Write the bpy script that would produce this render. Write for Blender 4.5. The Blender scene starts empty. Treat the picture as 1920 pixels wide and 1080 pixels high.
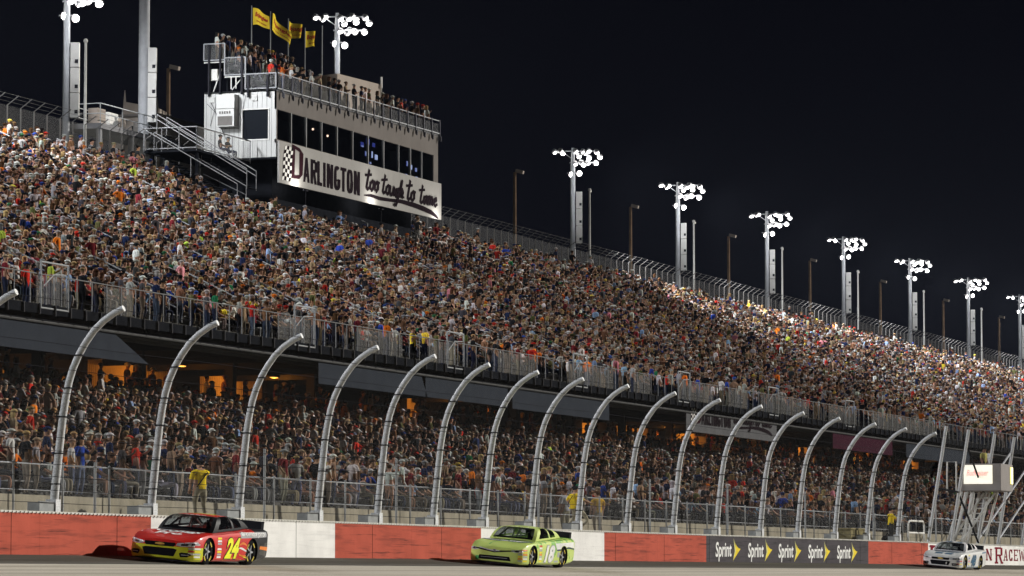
import bpy, bmesh, math, random
from mathutils import Vector, Matrix
from mathutils.bvhtree import BVHTree
R = math.radians
scene = bpy.context.scene
COL = scene.collection

# ---------------------------------------------------------------- camera
cam_d = bpy.data.cameras.new('camera'); cam = bpy.data.objects.new('camera', cam_d); COL.objects.link(cam)
cam_d.sensor_width = 36.0; cam_d.lens = 36.0 * 7000 / 1920
cam_d.clip_start = 0.5; cam_d.clip_end = 6000
CP, CA = R(4.3868), R(19.7454)
fwd = Vector((math.cos(CP)*math.cos(CA), math.cos(CP)*math.sin(CA), math.sin(CP)))
rgt = Vector((math.sin(CA), -math.cos(CA), 0)); upv = rgt.cross(fwd)
m3 = Matrix((rgt, upv, -fwd)).transposed()
cam.matrix_world = Matrix.Translation((0, 0, 1.6)) @ m3.to_4x4()
scene.camera = cam
def project(p):
    d = Vector(p) - Vector((0, 0, 1.6)); z = d.dot(fwd)
    return 960 + 7000*d.dot(rgt)/z, 540 - 7000*d.dot(upv)/z

# ---------------------------------------------------------------- night sky
world = bpy.data.worlds.new('World'); scene.world = world; world.use_nodes = True
wn = world.node_tree; wn.nodes.clear()
tc = wn.nodes.new('ShaderNodeTexCoord'); sx = wn.nodes.new('ShaderNodeSeparateXYZ')
rp = wn.nodes.new('ShaderNodeValToRGB'); bg = wn.nodes.new('ShaderNodeBackground'); wo = wn.nodes.new('ShaderNodeOutputWorld')
rp.color_ramp.elements[0].position = 0.02; rp.color_ramp.elements[0].color = (.0013, .0015, .0032, 1)
rp.color_ramp.elements[1].position = 0.30; rp.color_ramp.elements[1].color = (.0004, .0004, .0008, 1)
e = rp.color_ramp.elements.new(.13); e.color = (.0010, .0011, .0026, 1)
wn.links.new(tc.outputs['Generated'], sx.inputs[0]); wn.links.new(sx.outputs['Z'], rp.inputs[0])
wn.links.new(rp.outputs[0], bg.inputs[0]); wn.links.new(bg.outputs[0], wo.inputs[0]); bg.inputs[1].default_value = 1.0

# ---------------------------------------------------------------- key light: infield floodlights, far off to the right
sun_d = bpy.data.lights.new('floodlight_sun', 'SUN'); sun = bpy.data.objects.new('floodlight_sun', sun_d); COL.objects.link(sun)
SAZ, SEL = R(-43), R(22)
sdir = Vector((math.cos(SEL)*math.cos(SAZ), math.cos(SEL)*math.sin(SAZ), math.sin(SEL)))
sun.rotation_euler = sdir.to_track_quat('Z', 'Y').to_euler(); sun.location = (150, -60, 60)
sun_d.energy = 3.35; sun_d.angle = R(0.6); sun_d.color = (1.0, .96, .89)

vs = scene.view_settings; vs.view_transform = 'Standard'; vs.look = 'None'; vs.gamma = 1; vs.exposure = 0.42
scene.render.engine = 'CYCLES'
cy = scene.cycles
cy.max_bounces = 4; cy.diffuse_bounces = 2; cy.glossy_bounces = 2; cy.transmission_bounces = 4; cy.transparent_max_bounces = 12
cy.sample_clamp_indirect = 3; cy.caustics_reflective = False; cy.caustics_refractive = False
cy.use_denoising = True; cy.denoiser = 'OPENIMAGEDENOISE'; cy.denoising_input_passes = 'RGB_ALBEDO_NORMAL'; cy.denoising_prefilter = 'ACCURATE'; cy.sample_clamp_direct = 8

# ---------------------------------------------------------------- helpers
def tag(o, label=None, cat=None, group=None, kind=None):
    if label: o['label'] = label
    if cat: o['category'] = cat
    if group: o['group'] = group
    if kind: o['kind'] = kind
    return o
def empty(name, loc=(0, 0, 0), label=None, cat=None, group=None):
    o = bpy.data.objects.new(name, None); COL.objects.link(o); o.location = loc; o.empty_display_size = .2
    return tag(o, label, cat, group)

class MB:
    """collects polygons and links them as ONE mesh object"""
    def __init__(s, org=(0, 0, 0)): s.v = []; s.f = []; s.m = []; s.o = Vector(org); s.mi = 0
    def add(s, vs_, fs):
        n = len(s.v); s.v += [tuple(Vector(v) - s.o) for v in vs_]; s.f += [tuple(i + n for i in f) for f in fs]; s.m += [s.mi]*len(fs)
    def box(s, x0, x1, y0, y1, z0, z1):
        s.add([(x0,y0,z0),(x1,y0,z0),(x1,y1,z0),(x0,y1,z0),(x0,y0,z1),(x1,y0,z1),(x1,y1,z1),(x0,y1,z1)],
              [(0,3,2,1),(4,5,6,7),(0,1,5,4),(1,2,6,5),(2,3,7,6),(3,0,4,7)])
    def obox(s, c, ax, ay, az):   # oriented box: centre and half axes
        c = Vector(c); ax = Vector(ax); ay = Vector(ay); az = Vector(az)
        s.add([c+i*ax+j*ay+k*az for k in (-1,1) for (i,j) in ((-1,-1),(1,-1),(1,1),(-1,1))],
              [(0,3,2,1),(4,5,6,7),(0,1,5,4),(1,2,6,5),(2,3,7,6),(3,0,4,7)])
    def tube(s, pts, r, n=8, caps=True):
        pts = [Vector(p) for p in pts]; rr = r if isinstance(r, (list, tuple)) else [r]*len(pts)
        rings = []; ref = None
        for i, p in enumerate(pts):
            t = (pts[min(i+1, len(pts)-1)] - pts[max(i-1, 0)]).normalized()
            if ref is None: ref = Vector((0,0,1)) if abs(t.z) < .9 else Vector((0,1,0))
            a = t.cross(ref).normalized(); b = t.cross(a).normalized()
            rings.append([p + rr[i]*(math.cos(2*math.pi*k/n)*a + math.sin(2*math.pi*k/n)*b) for k in range(n)])
        vs_ = [v for rg in rings for v in rg]; fs = []
        for i in range(len(pts)-1):
            for k in range(n):
                k2 = (k+1) % n; fs.append((i*n+k, i*n+k2, (i+1)*n+k2, (i+1)*n+k))
        if caps: fs.append(tuple(range(n-1, -1, -1))); fs.append(tuple((len(pts)-1)*n + k for k in range(n)))
        s.add(vs_, fs)
    def sphere(s, c, r, seg=10, rings=7, sc=(1,1,1)):
        c = Vector(c); vs_ = []; fs = []
        for i in range(rings+1):
            th = math.pi*i/rings
            for k in range(seg):
                ph = 2*math.pi*k/seg
                vs_.append(c + Vector((r*sc[0]*math.sin(th)*math.cos(ph), r*sc[1]*math.sin(th)*math.sin(ph), r*sc[2]*math.cos(th))))
        for i in range(rings):
            for k in range(seg):
                k2 = (k+1) % seg; fs.append((i*seg+k, (i+1)*seg+k, (i+1)*seg+k2, i*seg+k2))
        s.add(vs_, fs)
    def poly(s, pts): s.add(pts, [tuple(range(len(pts)))])
    def build(s, name, mat, parent=None, smooth=False, bevel=0, sharp=40):
        me = bpy.data.meshes.new(name); me.from_pydata(s.v, [], s.f); me.update()
        mats = mat if isinstance(mat, (list, tuple)) else [mat]
        for m in mats: me.materials.append(m)
        if len(mats) > 1: me.polygons.foreach_set('material_index', s.m)
        o = bpy.data.objects.new(name, me); COL.objects.link(o); o.location = s.o
        if parent is not None:
            o.parent = parent; o.location = s.o - Vector(parent.location) if parent.parent is None else s.o
            if parent.parent is not None: o.location = s.o - Vector(parent.parent.location) - Vector(parent.location)
        if smooth:
            for p in me.polygons: p.use_smooth = True
            try: me.set_sharp_from_angle(angle=R(sharp))
            except Exception: pass
        if bevel:
            b = o.modifiers.new('bevel', 'BEVEL'); b.width = bevel; b.segments = 2; b.limit_method = 'ANGLE'
        return o

# ---------------------------------------------------------------- materials
class NT:
    def __init__(s, name):
        s.m = bpy.data.materials.new(name); s.m.use_nodes = True; s.t = s.m.node_tree
        s.b = s.t.nodes['Principled BSDF']; s.out = s.t.nodes['Material Output']
    def n(s, typ, **kw):
        x = s.t.nodes.new(typ)
        for k, v in kw.items():
            if k in x.inputs.keys() and not hasattr(x, k): x.inputs[k].default_value = v
            else: setattr(x, k, v)
        return x
    def l(s, a, b): s.t.links.new(a, b)
    def math(s, op, a, b=None, c=None, clamp=False):
        x = s.t.nodes.new('ShaderNodeMath'); x.operation = op; x.use_clamp = clamp
        for i, v in enumerate((a, b, c)):
            if v is None: continue
            if isinstance(v, (int, float)): x.inputs[i].default_value = v
            else: s.l(v, x.inputs[i])
        return x.outputs[0]
    def mix(s, f, a, b):
        x = s.t.nodes.new('ShaderNodeMix'); x.data_type = 'RGBA'
        for sock, v in ((x.inputs[0], f), (x.inputs[6], a), (x.inputs[7], b)):
            if isinstance(v, (int, float)): sock.default_value = v
            elif isinstance(v, (tuple, list)): sock.default_value = (*v[:3], 1)
            else: s.l(v, sock)
        return x.outputs[2]
    def coords(s, kind='Object', scale=(1,1,1)):
        t = s.t.nodes.new('ShaderNodeTexCoord'); mp = s.t.nodes.new('ShaderNodeMapping'); mp.inputs['Scale'].default_value = scale
        s.l(t.outputs[kind], mp.inputs[0]); return mp.outputs[0]
    def noise(s, scale=5, detail=4, vec=None, rough=.55, dist=0):
        x = s.t.nodes.new('ShaderNodeTexNoise'); x.inputs['Scale'].default_value = scale; x.inputs['Detail'].default_value = detail
        x.inputs['Roughness'].default_value = rough; x.inputs['Distortion'].default_value = dist
        if vec is not None: s.l(vec, x.inputs['Vector'])
        return x.outputs[0]
    def ramp(s, f, stops):
        x = s.t.nodes.new('ShaderNodeValToRGB'); s.l(f, x.inputs[0]); cr = x.color_ramp
        while len(cr.elements) < len(stops): cr.elements.new(.5)
        for e_, (p, c) in zip(cr.elements, stops):
            e_.position = p; e_.color = (*c, 1) if isinstance(c, (tuple, list)) else (c, c, c, 1)
        return x.outputs[0]
    def bump(s, h, dist=.01, strength=1):
        x = s.t.nodes.new('ShaderNodeBump'); x.inputs['Distance'].default_value = dist; x.inputs['Strength'].default_value = strength
        s.l(h, x.inputs['Height']); s.l(x.outputs[0], s.b.inputs['Normal'])
def paint(name, col, rough=.5, metal=0, var=.12, scale=3, stretch=(1,1,1), dirt=None, bump=0, coat=0, spec=None):
    t = NT(name); v = t.coords('Object', stretch); n1 = t.noise(scale, 5, v)
    lo = tuple(c*(1-var) for c in col); hi = tuple(min(1, c*(1+var)) for c in col)
    c = t.ramp(n1, [(.3, lo), (.7, hi)])
    if dirt:
        n2 = t.noise(scale*2.7, 6, t.coords('Object', (1, 1, .25)), .7)
        f = t.ramp(n2, [(.5, 0.0), (.75, .55)]); c = t.mix(f, c, dirt)
    t.l(c, t.b.inputs['Base Color']); t.b.inputs['Roughness'].default_value = rough; t.b.inputs['Metallic'].default_value = metal
    if coat: t.b.inputs['Coat Weight'].default_value = coat; t.b.inputs['Coat Roughness'].default_value = .05
    t.b.inputs['Specular IOR Level'].default_value = spec if spec is not None else (.0 if rough >= .5 and not coat else .35)
    if bump: t.bump(t.noise(scale*8, 4, v), bump)
    return t.m
def emit(name, col, strength):
    t = NT(name); t.b.inputs['Base Color'].default_value = (.8, .8, .8, 1); t.b.inputs['Emission Color'].default_value = (*col, 1)
    t.b.inputs['Emission Strength'].default_value = strength; return t.m
def chain_link(name, cell, wire, col, axis='XZ', metal=.6):
    """real see-through wire mesh: diamond wires, open between them"""
    t = NT(name); tcn = t.t.nodes.new('ShaderNodeUVMap'); s = t.t.nodes.new('ShaderNodeSeparateXYZ'); t.l(tcn.outputs[0], s.inputs[0])
    a = t.math('MULTIPLY', t.math('ADD', s.outputs[0], s.outputs[1]), 1/cell); b = t.math('MULTIPLY', t.math('SUBTRACT', s.outputs[0], s.outputs[1]), 1/cell)
    fa = t.math('LESS_THAN', t.math('ABSOLUTE', t.math('SUBTRACT', t.math('FRACT', a), .5)), wire/cell/1.0)
    fb = t.math('LESS_THAN', t.math('ABSOLUTE', t.math('SUBTRACT', t.math('FRACT', b), .5)), wire/cell/1.0)
    k = t.math('MAXIMUM', fa, fb)
    tr = t.t.nodes.new('ShaderNodeBsdfTransparent'); mx = t.t.nodes.new('ShaderNodeMixShader')
    t.b.inputs['Base Color'].default_value = (*col, 1); t.b.inputs['Metallic'].default_value = metal; t.b.inputs['Roughness'].default_value = .5
    t.l(k, mx.inputs[0]); t.l(tr.outputs[0], mx.inputs[1]); t.l(t.b.outputs[0], mx.inputs[2]); t.l(mx.outputs[0], t.out.inputs[0])
    return t.m
def strip_mesh(name, profile, x0, x1, mat, parent, nx=1):
    """sheet swept along X over a (y,z) profile, UV in metres (for wire mesh)"""
    me = bpy.data.meshes.new(name); vs_ = []; uv = []; L = 0
    for i, (y, z) in enumerate(profile):
        if i: L += math.hypot(y - profile[i-1][0], z - profile[i-1][1])
        for k in range(nx+1):
            x = x0 + (x1-x0)*k/nx; vs_.append((x, y, z)); uv.append((x, L))
    fs = [(i*(nx+1)+k, i*(nx+1)+k+1, (i+1)*(nx+1)+k+1, (i+1)*(nx+1)+k) for i in range(len(profile)-1) for k in range(nx)]
    me.from_pydata(vs_, [], fs); l = me.uv_layers.new(name='UVMap')
    for p in me.polygons:
        for li in p.loop_indices: l.data[li].uv = uv[me.loops[li].vertex_index]
    me.materials.append(mat); o = bpy.data.objects.new(name, me); COL.objects.link(o)
    if parent is not None: o.parent = parent; o.location = -Vector(parent.location)
    return o

GALV = paint('galvanized_steel', (.42, .43, .45), .6, .15, .14, 9, bump=.002)
ALU = paint('aluminium_rail', (.38, .39, .40), .6, 0, .08, 6)
BLACKM = paint('black_metal', (.02, .02, .024), .5, .2, .3, 5)
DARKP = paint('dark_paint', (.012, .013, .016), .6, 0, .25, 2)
WHITEP = paint('white_paint', (.74, .73, .70), .5, 0, .06, 2, dirt=(.45, .43, .38))
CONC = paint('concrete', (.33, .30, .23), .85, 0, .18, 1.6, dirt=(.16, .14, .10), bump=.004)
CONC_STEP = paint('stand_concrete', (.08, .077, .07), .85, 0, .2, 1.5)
BENCH = paint('bench_aluminium', (.14, .14, .14), .4, .4, .1, 3)
RUBBER = paint('rubber', (.018, .018, .018), .75, 0, .3, 12)

def text_geom(txt, size=1, offset=0, shear=0, sx_=1, space=1, align='LEFT'):
    """2D outline geometry of a line of text -> (points, faces)"""
    cu = bpy.data.curves.new('txt', 'FONT'); cu.body = txt; cu.size = size; cu.offset = offset; cu.shear = shear; cu.space_character = space
    cu.align_x = align; cu.resolution_u = 4
    ob = bpy.data.objects.new('txt', cu); COL.objects.link(ob)
    dg = bpy.context.evaluated_depsgraph_get(); me = ob.evaluated_get(dg).to_mesh()
    v = [(p.co.x*sx_, p.co.y) for p in me.vertices]; f = [tuple(p.vertices) for p in me.polygons]
    ob.evaluated_get(dg).to_mesh_clear(); bpy.data.objects.remove(ob); bpy.data.curves.remove(cu)
    return v, f
def place2d(mb, v, f, org, ux, uy, n=None, th=0):
    org = Vector(org); ux = Vector(ux); uy = Vector(uy)
    mb.add([org + ux*a + uy*b for a, b in v], f)
def fit_text(txt, w, h, **kw):
    v, f = text_geom(txt, **kw); xs = [a for a, b in v]; ys = [b for a, b in v]
    x0, x1, y0, y1 = min(xs), max(xs), min(ys), max(ys)
    return [((a-x0)/(x1-x0)*w, (b-y0)/(y1-y0)*h) for a, b in v], f
# ================================================================ SETTING: ground, track
def track_z(y):
    return 2.1 - .09*(43.7 - y) if y > 24.3 else (.354 if y > 23 else 0.0)
mb = MB(); mb.box(-3000, 5000, -3000, 5000, -.5, 0)
g = NT('grass_ground'); v = g.coords('Object'); n_ = g.noise(.6, 6, v)
g.l(g.ramp(n_, [(.3, (.03, .045, .015)), (.7, (.07, .085, .03))]), g.b.inputs['Base Color']); g.b.inputs['Roughness'].default_value = .95
tag(mb.build('ground', g.m), kind='structure')

t = NT('track_surface'); v = t.coords('Object')
sep = t.t.nodes.new('ShaderNodeSeparateXYZ'); t.l(v, sep.inputs[0]); yy = sep.outputs[1]
v2 = t.coords('Object', (.035, 3.0, 1)); v3 = t.coords('Object', (.02, 14.0, 1))
base = t.ramp(t.noise(1.3, 6, v2), [(.25, (.46, .415, .34)), (.5, (.60, .55, .46)), (.75, (.68, .63, .54))])
fine = t.ramp(t.noise(38, 5, v, .75), [(.3, .62), (.7, 1.12)])
mul = t.t.nodes.new('ShaderNodeMix'); mul.data_type = 'RGBA'; mul.blend_type = 'MULTIPLY'; mul.inputs[0].default_value = 1
t.l(base, mul.inputs[6]); t.l(fine, mul.inputs[7])
edge = t.math('ADD', yy, t.math('MULTIPLY', t.math('SUBTRACT', t.noise(.8, 3, t.coords('Object', (.3, .3, 1))), .5), .25))
gutter = t.ramp(t.math('DIVIDE', t.math('SUBTRACT', edge, 40.86), .12), [(0, 0.0), (1, 1.0)])
dark = t.ramp(t.noise(2, 5, v2), [(.3, (.085, .08, .068)), (.7, (.15, .14, .12))])
c = t.mix(gutter, mul.outputs[2], dark)
# dark seams and tyre streaks running with the lane
st = t.ramp(t.noise(1.0, 3, v3), [(.54, 0.0), (.66, .75), (.74, 0.1)])
c = t.mix(st, c, (.09, .08, .07))
seam = t.math('LESS_THAN', t.math('ABSOLUTE', t.math('SUBTRACT', yy, 39.35)), .035)
c = t.mix(t.math('MULTIPLY', seam, .6), c, (.12, .11, .095))
t.l(c, t.b.inputs['Base Color']); t.b.inputs['Roughness'].default_value = .95; t.b.inputs['Specular IOR Level'].default_value = .02; t.bump(t.noise(45, 4, v), .006)
mb = MB(); ys = [24.3, 30, 35, 38, 40, 41, 42, 43.70]
xs = [-150 + 25*i for i in range(48)]
for i in range(len(xs)-1):
    for j in range(len(ys)-1):
        mb.add([(xs[i], ys[j], track_z(ys[j])), (xs[i+1], ys[j], track_z(ys[j])), (xs[i+1], ys[j+1], track_z(ys[j+1])), (xs[i], ys[j+1], track_z(ys[j+1]))], [(0,1,2,3)])
tag(mb.build('track', t.m), kind='structure')
mb = MB(); mb.add([(-150,14,.03),(1025,14,.03),(1025,24.3,.36),(-150,24.3,.36)], [(0,1,2,3)])
tag(mb.build('apron', paint('apron_asphalt', (.09,.088,.082), .85, 0, .2, 1)), kind='structure')
mb = MB(); mb.box(-150, 1025, 43.98, 48.02, 0, 3.14)
tag(mb.build('walkway', CONC), kind='structure')

# ================================================================ OUTER WALL
def wall_mat(name, col, scuff=(.05, .03, .03), k=.35):
    t = NT(name); v = t.coords('Object')
    c = t.ramp(t.noise(.9, 6, v), [(.3, tuple(q*.88 for q in col)), (.7, tuple(min(1, q*1.1) for q in col))])
    vs_ = t.coords('Object', (.35, 1, 5)); s = t.ramp(t.noise(1.1, 6, vs_, .65), [(.50, 0.0), (.70, k*1.6)])
    c = t.mix(s, c, scuff)
    sp = t.ramp(t.noise(14, 3, t.coords('Object', (1, 1, .8))), [(.70, 0.0), (.76, .5)]); c = t.mix(sp, c, scuff)
    bs = t.ramp(t.noise(1.6, 5, t.coords('Object', (.16, 1, 7)), .6), [(.60, 0.0), (.66, .75 if col[0] < .6 else .12), (.70, .1)]); c = t.mix(bs, c, (.03, .026, .025))
    # vertical rain streaks
    sr = t.ramp(t.noise(3, 4, t.coords('Object', (3, 1, .12))), [(.55, 0.0), (.8, .22)]); c = t.mix(sr, c, tuple(q*.55 for q in col))
    t.l(c, t.b.inputs['Base Color']); t.b.inputs['Roughness'].default_value = .8; t.b.inputs['Specular IOR Level'].default_value = .02; t.bump(t.noise(22, 4, v), .004)
    return t.m
W_RED = wall_mat('wall_red', (.47, .105, .07)); W_WHITE = wall_mat('wall_white', (.84, .83, .80), (.50, .49, .47), .22)
W_DARK = wall_mat('wall_charcoal', (.085, .078, .085), (.03, .03, .03)); W_CAP = paint('wall_cap', (.66, .65, .60), .6, 0, .1, 8)
wall = empty('track_wall', (84, 43.7, 2), 'long low concrete race track wall painted red, white and charcoal', 'wall')
segs = [(-60, 92.62, W_RED, 'red'), (92.62, 105.74, W_WHITE, 'white'), (105.74, 118.65, W_RED, 'red'), (118.65, 131.88, W_WHITE, 'white'),
        (131.88, 144.97, W_RED, 'red'), (144.97, 171.37, W_DARK, 'charcoal'), (171.37, 183.43, W_RED, 'red'), (183.43, 226, W_WHITE, 'white'), (226, 700, W_RED, 'red')]
WALLP = []
for i, (a, b, m, nm) in enumerate(segs):
    mb = MB(); L = 6.6; n = max(1, round((b-a)/L)); w = (b-a)/n
    for k in range(n):
        e0 = 0 if k == 0 else .006; mb.box(a + k*w + e0, a + (k+1)*w, 43.70, 43.97, 1.6, 3.165)
    o = mb.build('wall_section', m, wall); o['label'] = nm + ' painted wall section'; WALLP.append(o)
mb = MB(); mb.box(-60, 700, 43.685, 43.985, 3.165, 3.215)
mb.build('wall_cap', W_CAP, wall)
mb = MB()
for k in range(0, 700):
    x = 60 + k*.22
    if x < 215: mb.box(x, x+.05, 43.66, 43.684, 3.155, 3.2)
mb.build('cap_bolts', W_CAP, wall)

mb = MB()
x = 60.
while x < 215:
    mb.box(x, x+.012, 43.694, 43.6995, 2.05, 3.16); x += 6.1
mb.build('joint_line', RUBBER, wall)
# ---- lettering on the wall
YEL = paint('logo_yellow', (.85, .66, .07), .5); YEL2 = paint('logo_pale_yellow', (.72, .70, .30), .5); WHT = paint('logo_white', (.82, .82, .80), .5)
MAROON = paint('letter_maroon', (.20, .025, .04), .5, 0, .2)
def on_wall(parent, name, m, v, f, x, z, off=.004):
    mb = MB(); place2d(mb, v, f, (x, 43.70 - off, z), (1,0,0), (0,0,1)); return mb.build(name, m, None if parent is None else parent)
dark_sec = WALLP[5]
def sub_on(parent, name, m, polys, off):     # polys: list of 2D point lists at (x,z); parented as a sub-part
    mb = MB()
    for i, p in enumerate(polys): mb.poly([(a, 43.70 - off - .0012*i, b) for a, b in p])
    o = mb.build(name, m); o.parent = parent; o.matrix_parent_inverse = Matrix.Translation(-(Vector(parent.location) + Vector(wall.location))); return o
for (x0, x1, xw0, xw1) in [(146.24,148.54,148.7,149.9), (151.0,153.36,153.5,154.75), (155.7,158.11,158.2,159.45), (160.59,163.05,163.15,164.4), (165.57,167.98,168.05,169.3)]:
    v, f = fit_text('Sprint', x1-x0, .80, offset=.022)
    mb = MB(); place2d(mb, v, f, (x0, 43.695, 2.12), (1,0,.012), (0.12,0,1))
    o = mb.build('sponsor_word', WHT); o.parent = dark_sec; o.matrix_parent_inverse = Matrix.Translation(-(Vector(dark_sec.location) + Vector(wall.location)))
    W = xw1 - xw0; wing = []
    tip = (xw0 + W, 2.62); bot = (xw0, 2.12)
    for k, (tx, tz) in enumerate([(.12, 1.0), (.26, .86), (.40, .76), (.55, .66), (.72, .58)]):
        top = (xw0 + W*tx*.9 + .06, 2.12 + .98*tz); a = k/5; 
        # one feather: from its top tip down to the lower point
        kx = xw0 + W*(.38 + .62*k/4.6); kz = 2.58 + .02*k
        wing.append([top, (kx + .09, kz), (bot[0] + W*(.05 + .05*k), bot[1] + .05*k*.7 + .0), (kx - .10, kz - .02)])
    sub_on(dark_sec, 'sponsor_wing', YEL, wing[1:], .006); sub_on(dark_sec, 'sponsor_feather', YEL2, wing[:1], .005)

SL = {  # slab-serif letters as strokes in a unit cell: list of quads
}
def slab(ch, w, h, t):
    """rect / slanted strokes of a slab-serif capital, cell w x h, stroke t (wide, because seen at a grazing angle)"""
    q = []; th = .11*h; sf = t*1.9
    def rect(x0, x1, y0, y1): q.append([(x0,y0),(x1,y0),(x1,y1),(x0,y1)])
    def sl(x0, y0, x1, y1, ww): q.append([(x0,y0),(x0+ww,y0),(x1+ww,y1),(x1,y1)])
    def stem(x, serif=(1,1)):
        rect(x, x+t, 0, h)
        if serif[0]: rect(x-(sf-t)/2, x+t+(sf-t)/2, 0, th)
        if serif[1]: rect(x-(sf-t)/2, x+t+(sf-t)/2, h-th, h)
    if ch in 'OCGD':
        n = 14; o = []; i_ = []
        a0, a1 = (0, 2*math.pi) if ch in 'OD' else (math.radians(38), math.radians(322))
        for k in range(n):
            u0 = a0 + (a1-a0)*k/n; u1 = a0 + (a1-a0)*(k+1)/n
            P = lambda u, s, tt: (w/2 + (w/2-tt*s)*math.copysign(abs(math.cos(u))**.75, math.cos(u)), h/2 + (h/2-.12*h*s)*math.copysign(abs(math.sin(u))**.75, math.sin(u)))
            q.append([P(u0,0,t), P(u1,0,t), P(u1,1,t), P(u0,1,t)])
        if ch == 'D': stem(0)
        if ch == 'C': rect(w-t*.8, w-t*.1, h*.66, h); rect(w-t*.8, w-t*.1, h*.0, h*.30)
        if ch == 'G': rect(w-t, w, 0, h*.5); rect(w*.55, w, h*.42, h*.5)
    elif ch == 'N': stem(0); stem(w-t*.8); sl(w-t*1.2, 0, 0, h, t*1.2)
    elif ch == 'R': stem(0); rect(0, w*.8, h-th, h); rect(0, w*.8, h*.46, h*.56); rect(w*.78-t*.2, w*.78+t*.8, h*.5, h-th*.3); sl(w*.78, 0, w*.42, h*.5, t); rect(w*.72, w+t*.3, 0, th)
    elif ch == 'A': sl(0, 0, w*.42, h, t*.7); sl(w-t, 0, w*.42, h, t); rect(w*.2, w*.8, h*.28, h*.38); rect(-t*.4, t*1.2, 0, th); rect(w-t*1.5, w+t*.3, 0, th)
    elif ch == 'E': stem(0); rect(0, w, 0, th); rect(0, w*.8, h*.45, h*.55); rect(0, w, h-th, h); rect(w-t*.6, w, 0, h*.26); rect(w-t*.6, w, h*.74, h)
    elif ch == 'W': sl(w*.20, 0, 0, h, t*.8); sl(w*.20, 0, w*.42, h*.9, t*.5); sl(w*.66, 0, w*.42, h*.9, t*.8); sl(w*.66, 0, w-t*.5, h, t*.5); rect(-t*.4, t*1.2, h-th, h); rect(w-t*1.1, w+t*.4, h-th, h)
    elif ch == 'Y': stem(w/2-t/2, (1,0)); sl(w/2-t/2, h*.45, 0, h, t); sl(w/2, h*.45, w-t, h, t)
    elif ch == 'T': stem(w/2-t/2, (1,0)); rect(0, w, h-th, h)
    elif ch == 'L': stem(0); rect(0, w, 0, th)
    elif ch == 'I': stem(0)
    return q
wsec = WALLP[7]
def wall_letter(ch, x, w, z, h, t, k):
    sub_on(wsec, 'painted_letter', MAROON, [[(x+a, z+b) for a, b in p] for p in slab(ch, w, h, t)], .004)
for ch, x, w, z, h, t in [('D',183.9,1.9,2.18,.89,.42),('A',186.1,.95,2.33,.63,.28),('R',187.35,1.05,2.33,.63,.28),('L',188.7,.8,2.33,.63,.28),('I',189.9,.3,2.33,.63,.28),('N',190.6,1.1,2.33,.63,.28),
        ('G',192.0,.95,2.33,.63,.28),('T',193.2,.95,2.33,.63,.28),('O',195.30,1.05,2.34,.63,.28),('N',196.75,1.2,2.34,.63,.26),
        ('R',199.0,1.75,2.18,.89,.46),('A',201.1,.95,2.34,.63,.26),('C',202.4,.85,2.34,.63,.26),('E',203.75,.95,2.34,.63,.26),('W',205.05,1.5,2.34,.63,.26),('A',206.95,1,2.34,.63,.26),('Y',208.2,1,2.34,.63,.26)]:
    wall_letter(ch, x, w, z, h, t, 0)

# ================================================================ CATCH FENCE
ARC = [(44.2,3.2),(44.16,3.78),(44.06,4.75),(43.95,5.72),(43.87,6.2),(43.78,6.62),(43.66,6.98),(43.5,7.32),(43.3,7.64),(43.06,7.95),(42.78,8.2),(42.48,8.39),(42.22,8.5)]
POSTX = [81.7, 87.74, 93.67, 99.6, 105.53, 110.44, 115.42, 120.27, 125.1, 130.28, 136.12, 142.08, 148.08, 154.62, 160.64, 167.1, 173.02, 179.12]
STRAIGHT = [186.8, 191.9, 198.2, 203.2, 209.5, 215.8, 222]
fence = empty('catch_fence', (84, 44.2, 3.2), 'tall curved grey catch fence of steel posts, cables and wire mesh above the track wall', 'fence')
POSTM = NT('post_galvanized'); v = POSTM.coords('Object', (1,1,1)); 
POSTM.l(POSTM.ramp(POSTM.noise(26, 5, v, .7), [(.35, (.36,.37,.38)), (.5, (.58,.59,.60)), (.66, (.74,.75,.75))]), POSTM.b.inputs['Base Color'])
POSTM.b.inputs['Metallic'].default_value = .05; POSTM.b.inputs['Roughness'].default_value = .5; POSTM.bump(POSTM.noise(50, 3, v), .004); POSTM = POSTM.m
MESHM = chain_link('catch_mesh', .075, .0012, (.12, .12, .12))
pm = MB((0, 44.2, 3.2)); pm.tube([(0, y, z) for y, z in ARC], [.115, .112, .108, .102, .1, .098, .096, .094, .092, .09, .088, .086, .085], 10)
pm.box(-.14, .14, 44.06, 44.36, 3.2, 3.55)
p0 = pm.build('post', POSTM, fence, smooth=True)
bm_ = MB((0, 44.2, 3.2)); bm_.box(-1.0, -.16, 44.1, 44.45, 3.2, 3.47); bm_.box(-1.0, -.16, 44.1, 44.14, 3.47, 3.49)
base0 = bm_.build('anchor_block', paint('anchor_grey', (.30,.31,.31), .7, 0, .15, 6), fence, bevel=.01)
def link_copy(o, parent, loc=None):
    c = o.copy(); COL.objects.link(c); c.parent = parent
    if loc is not None: c.location = loc
    return c
first = True
for x in POSTX:
    for src in (p0, base0):
        if first: src.location.x = x - 84
        else: c = link_copy(src, fence); c.location.x = x - 84
    first = False
clamps = []
for (y, z) in ((44.15, 3.95), (44.06, 4.75), (43.95, 5.7), (43.82, 6.45), (43.5, 7.3)):
    for x in POSTX:
        if not clamps or clamps[-1][0] != z: m_ = MB((x, y, z)); m_.box(x-.11, x+.11, y-.12, y+.11, z-.016, z+.016); c0_ = m_.build('cable_clamp', BLACKM, fence); clamps.append((z, c0_))
        else: c = link_copy(clamps[-1][1], fence); c.location.x = x - 84
for i, x in enumerate(STRAIGHT):
    mb = MB((x, 44.5, 3.2)); mb.tube([(x, 44.5, 3.2), (x, 43.5, 9.15)], .09, 8); mb.build('post', POSTM, fence, smooth=True)
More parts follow.
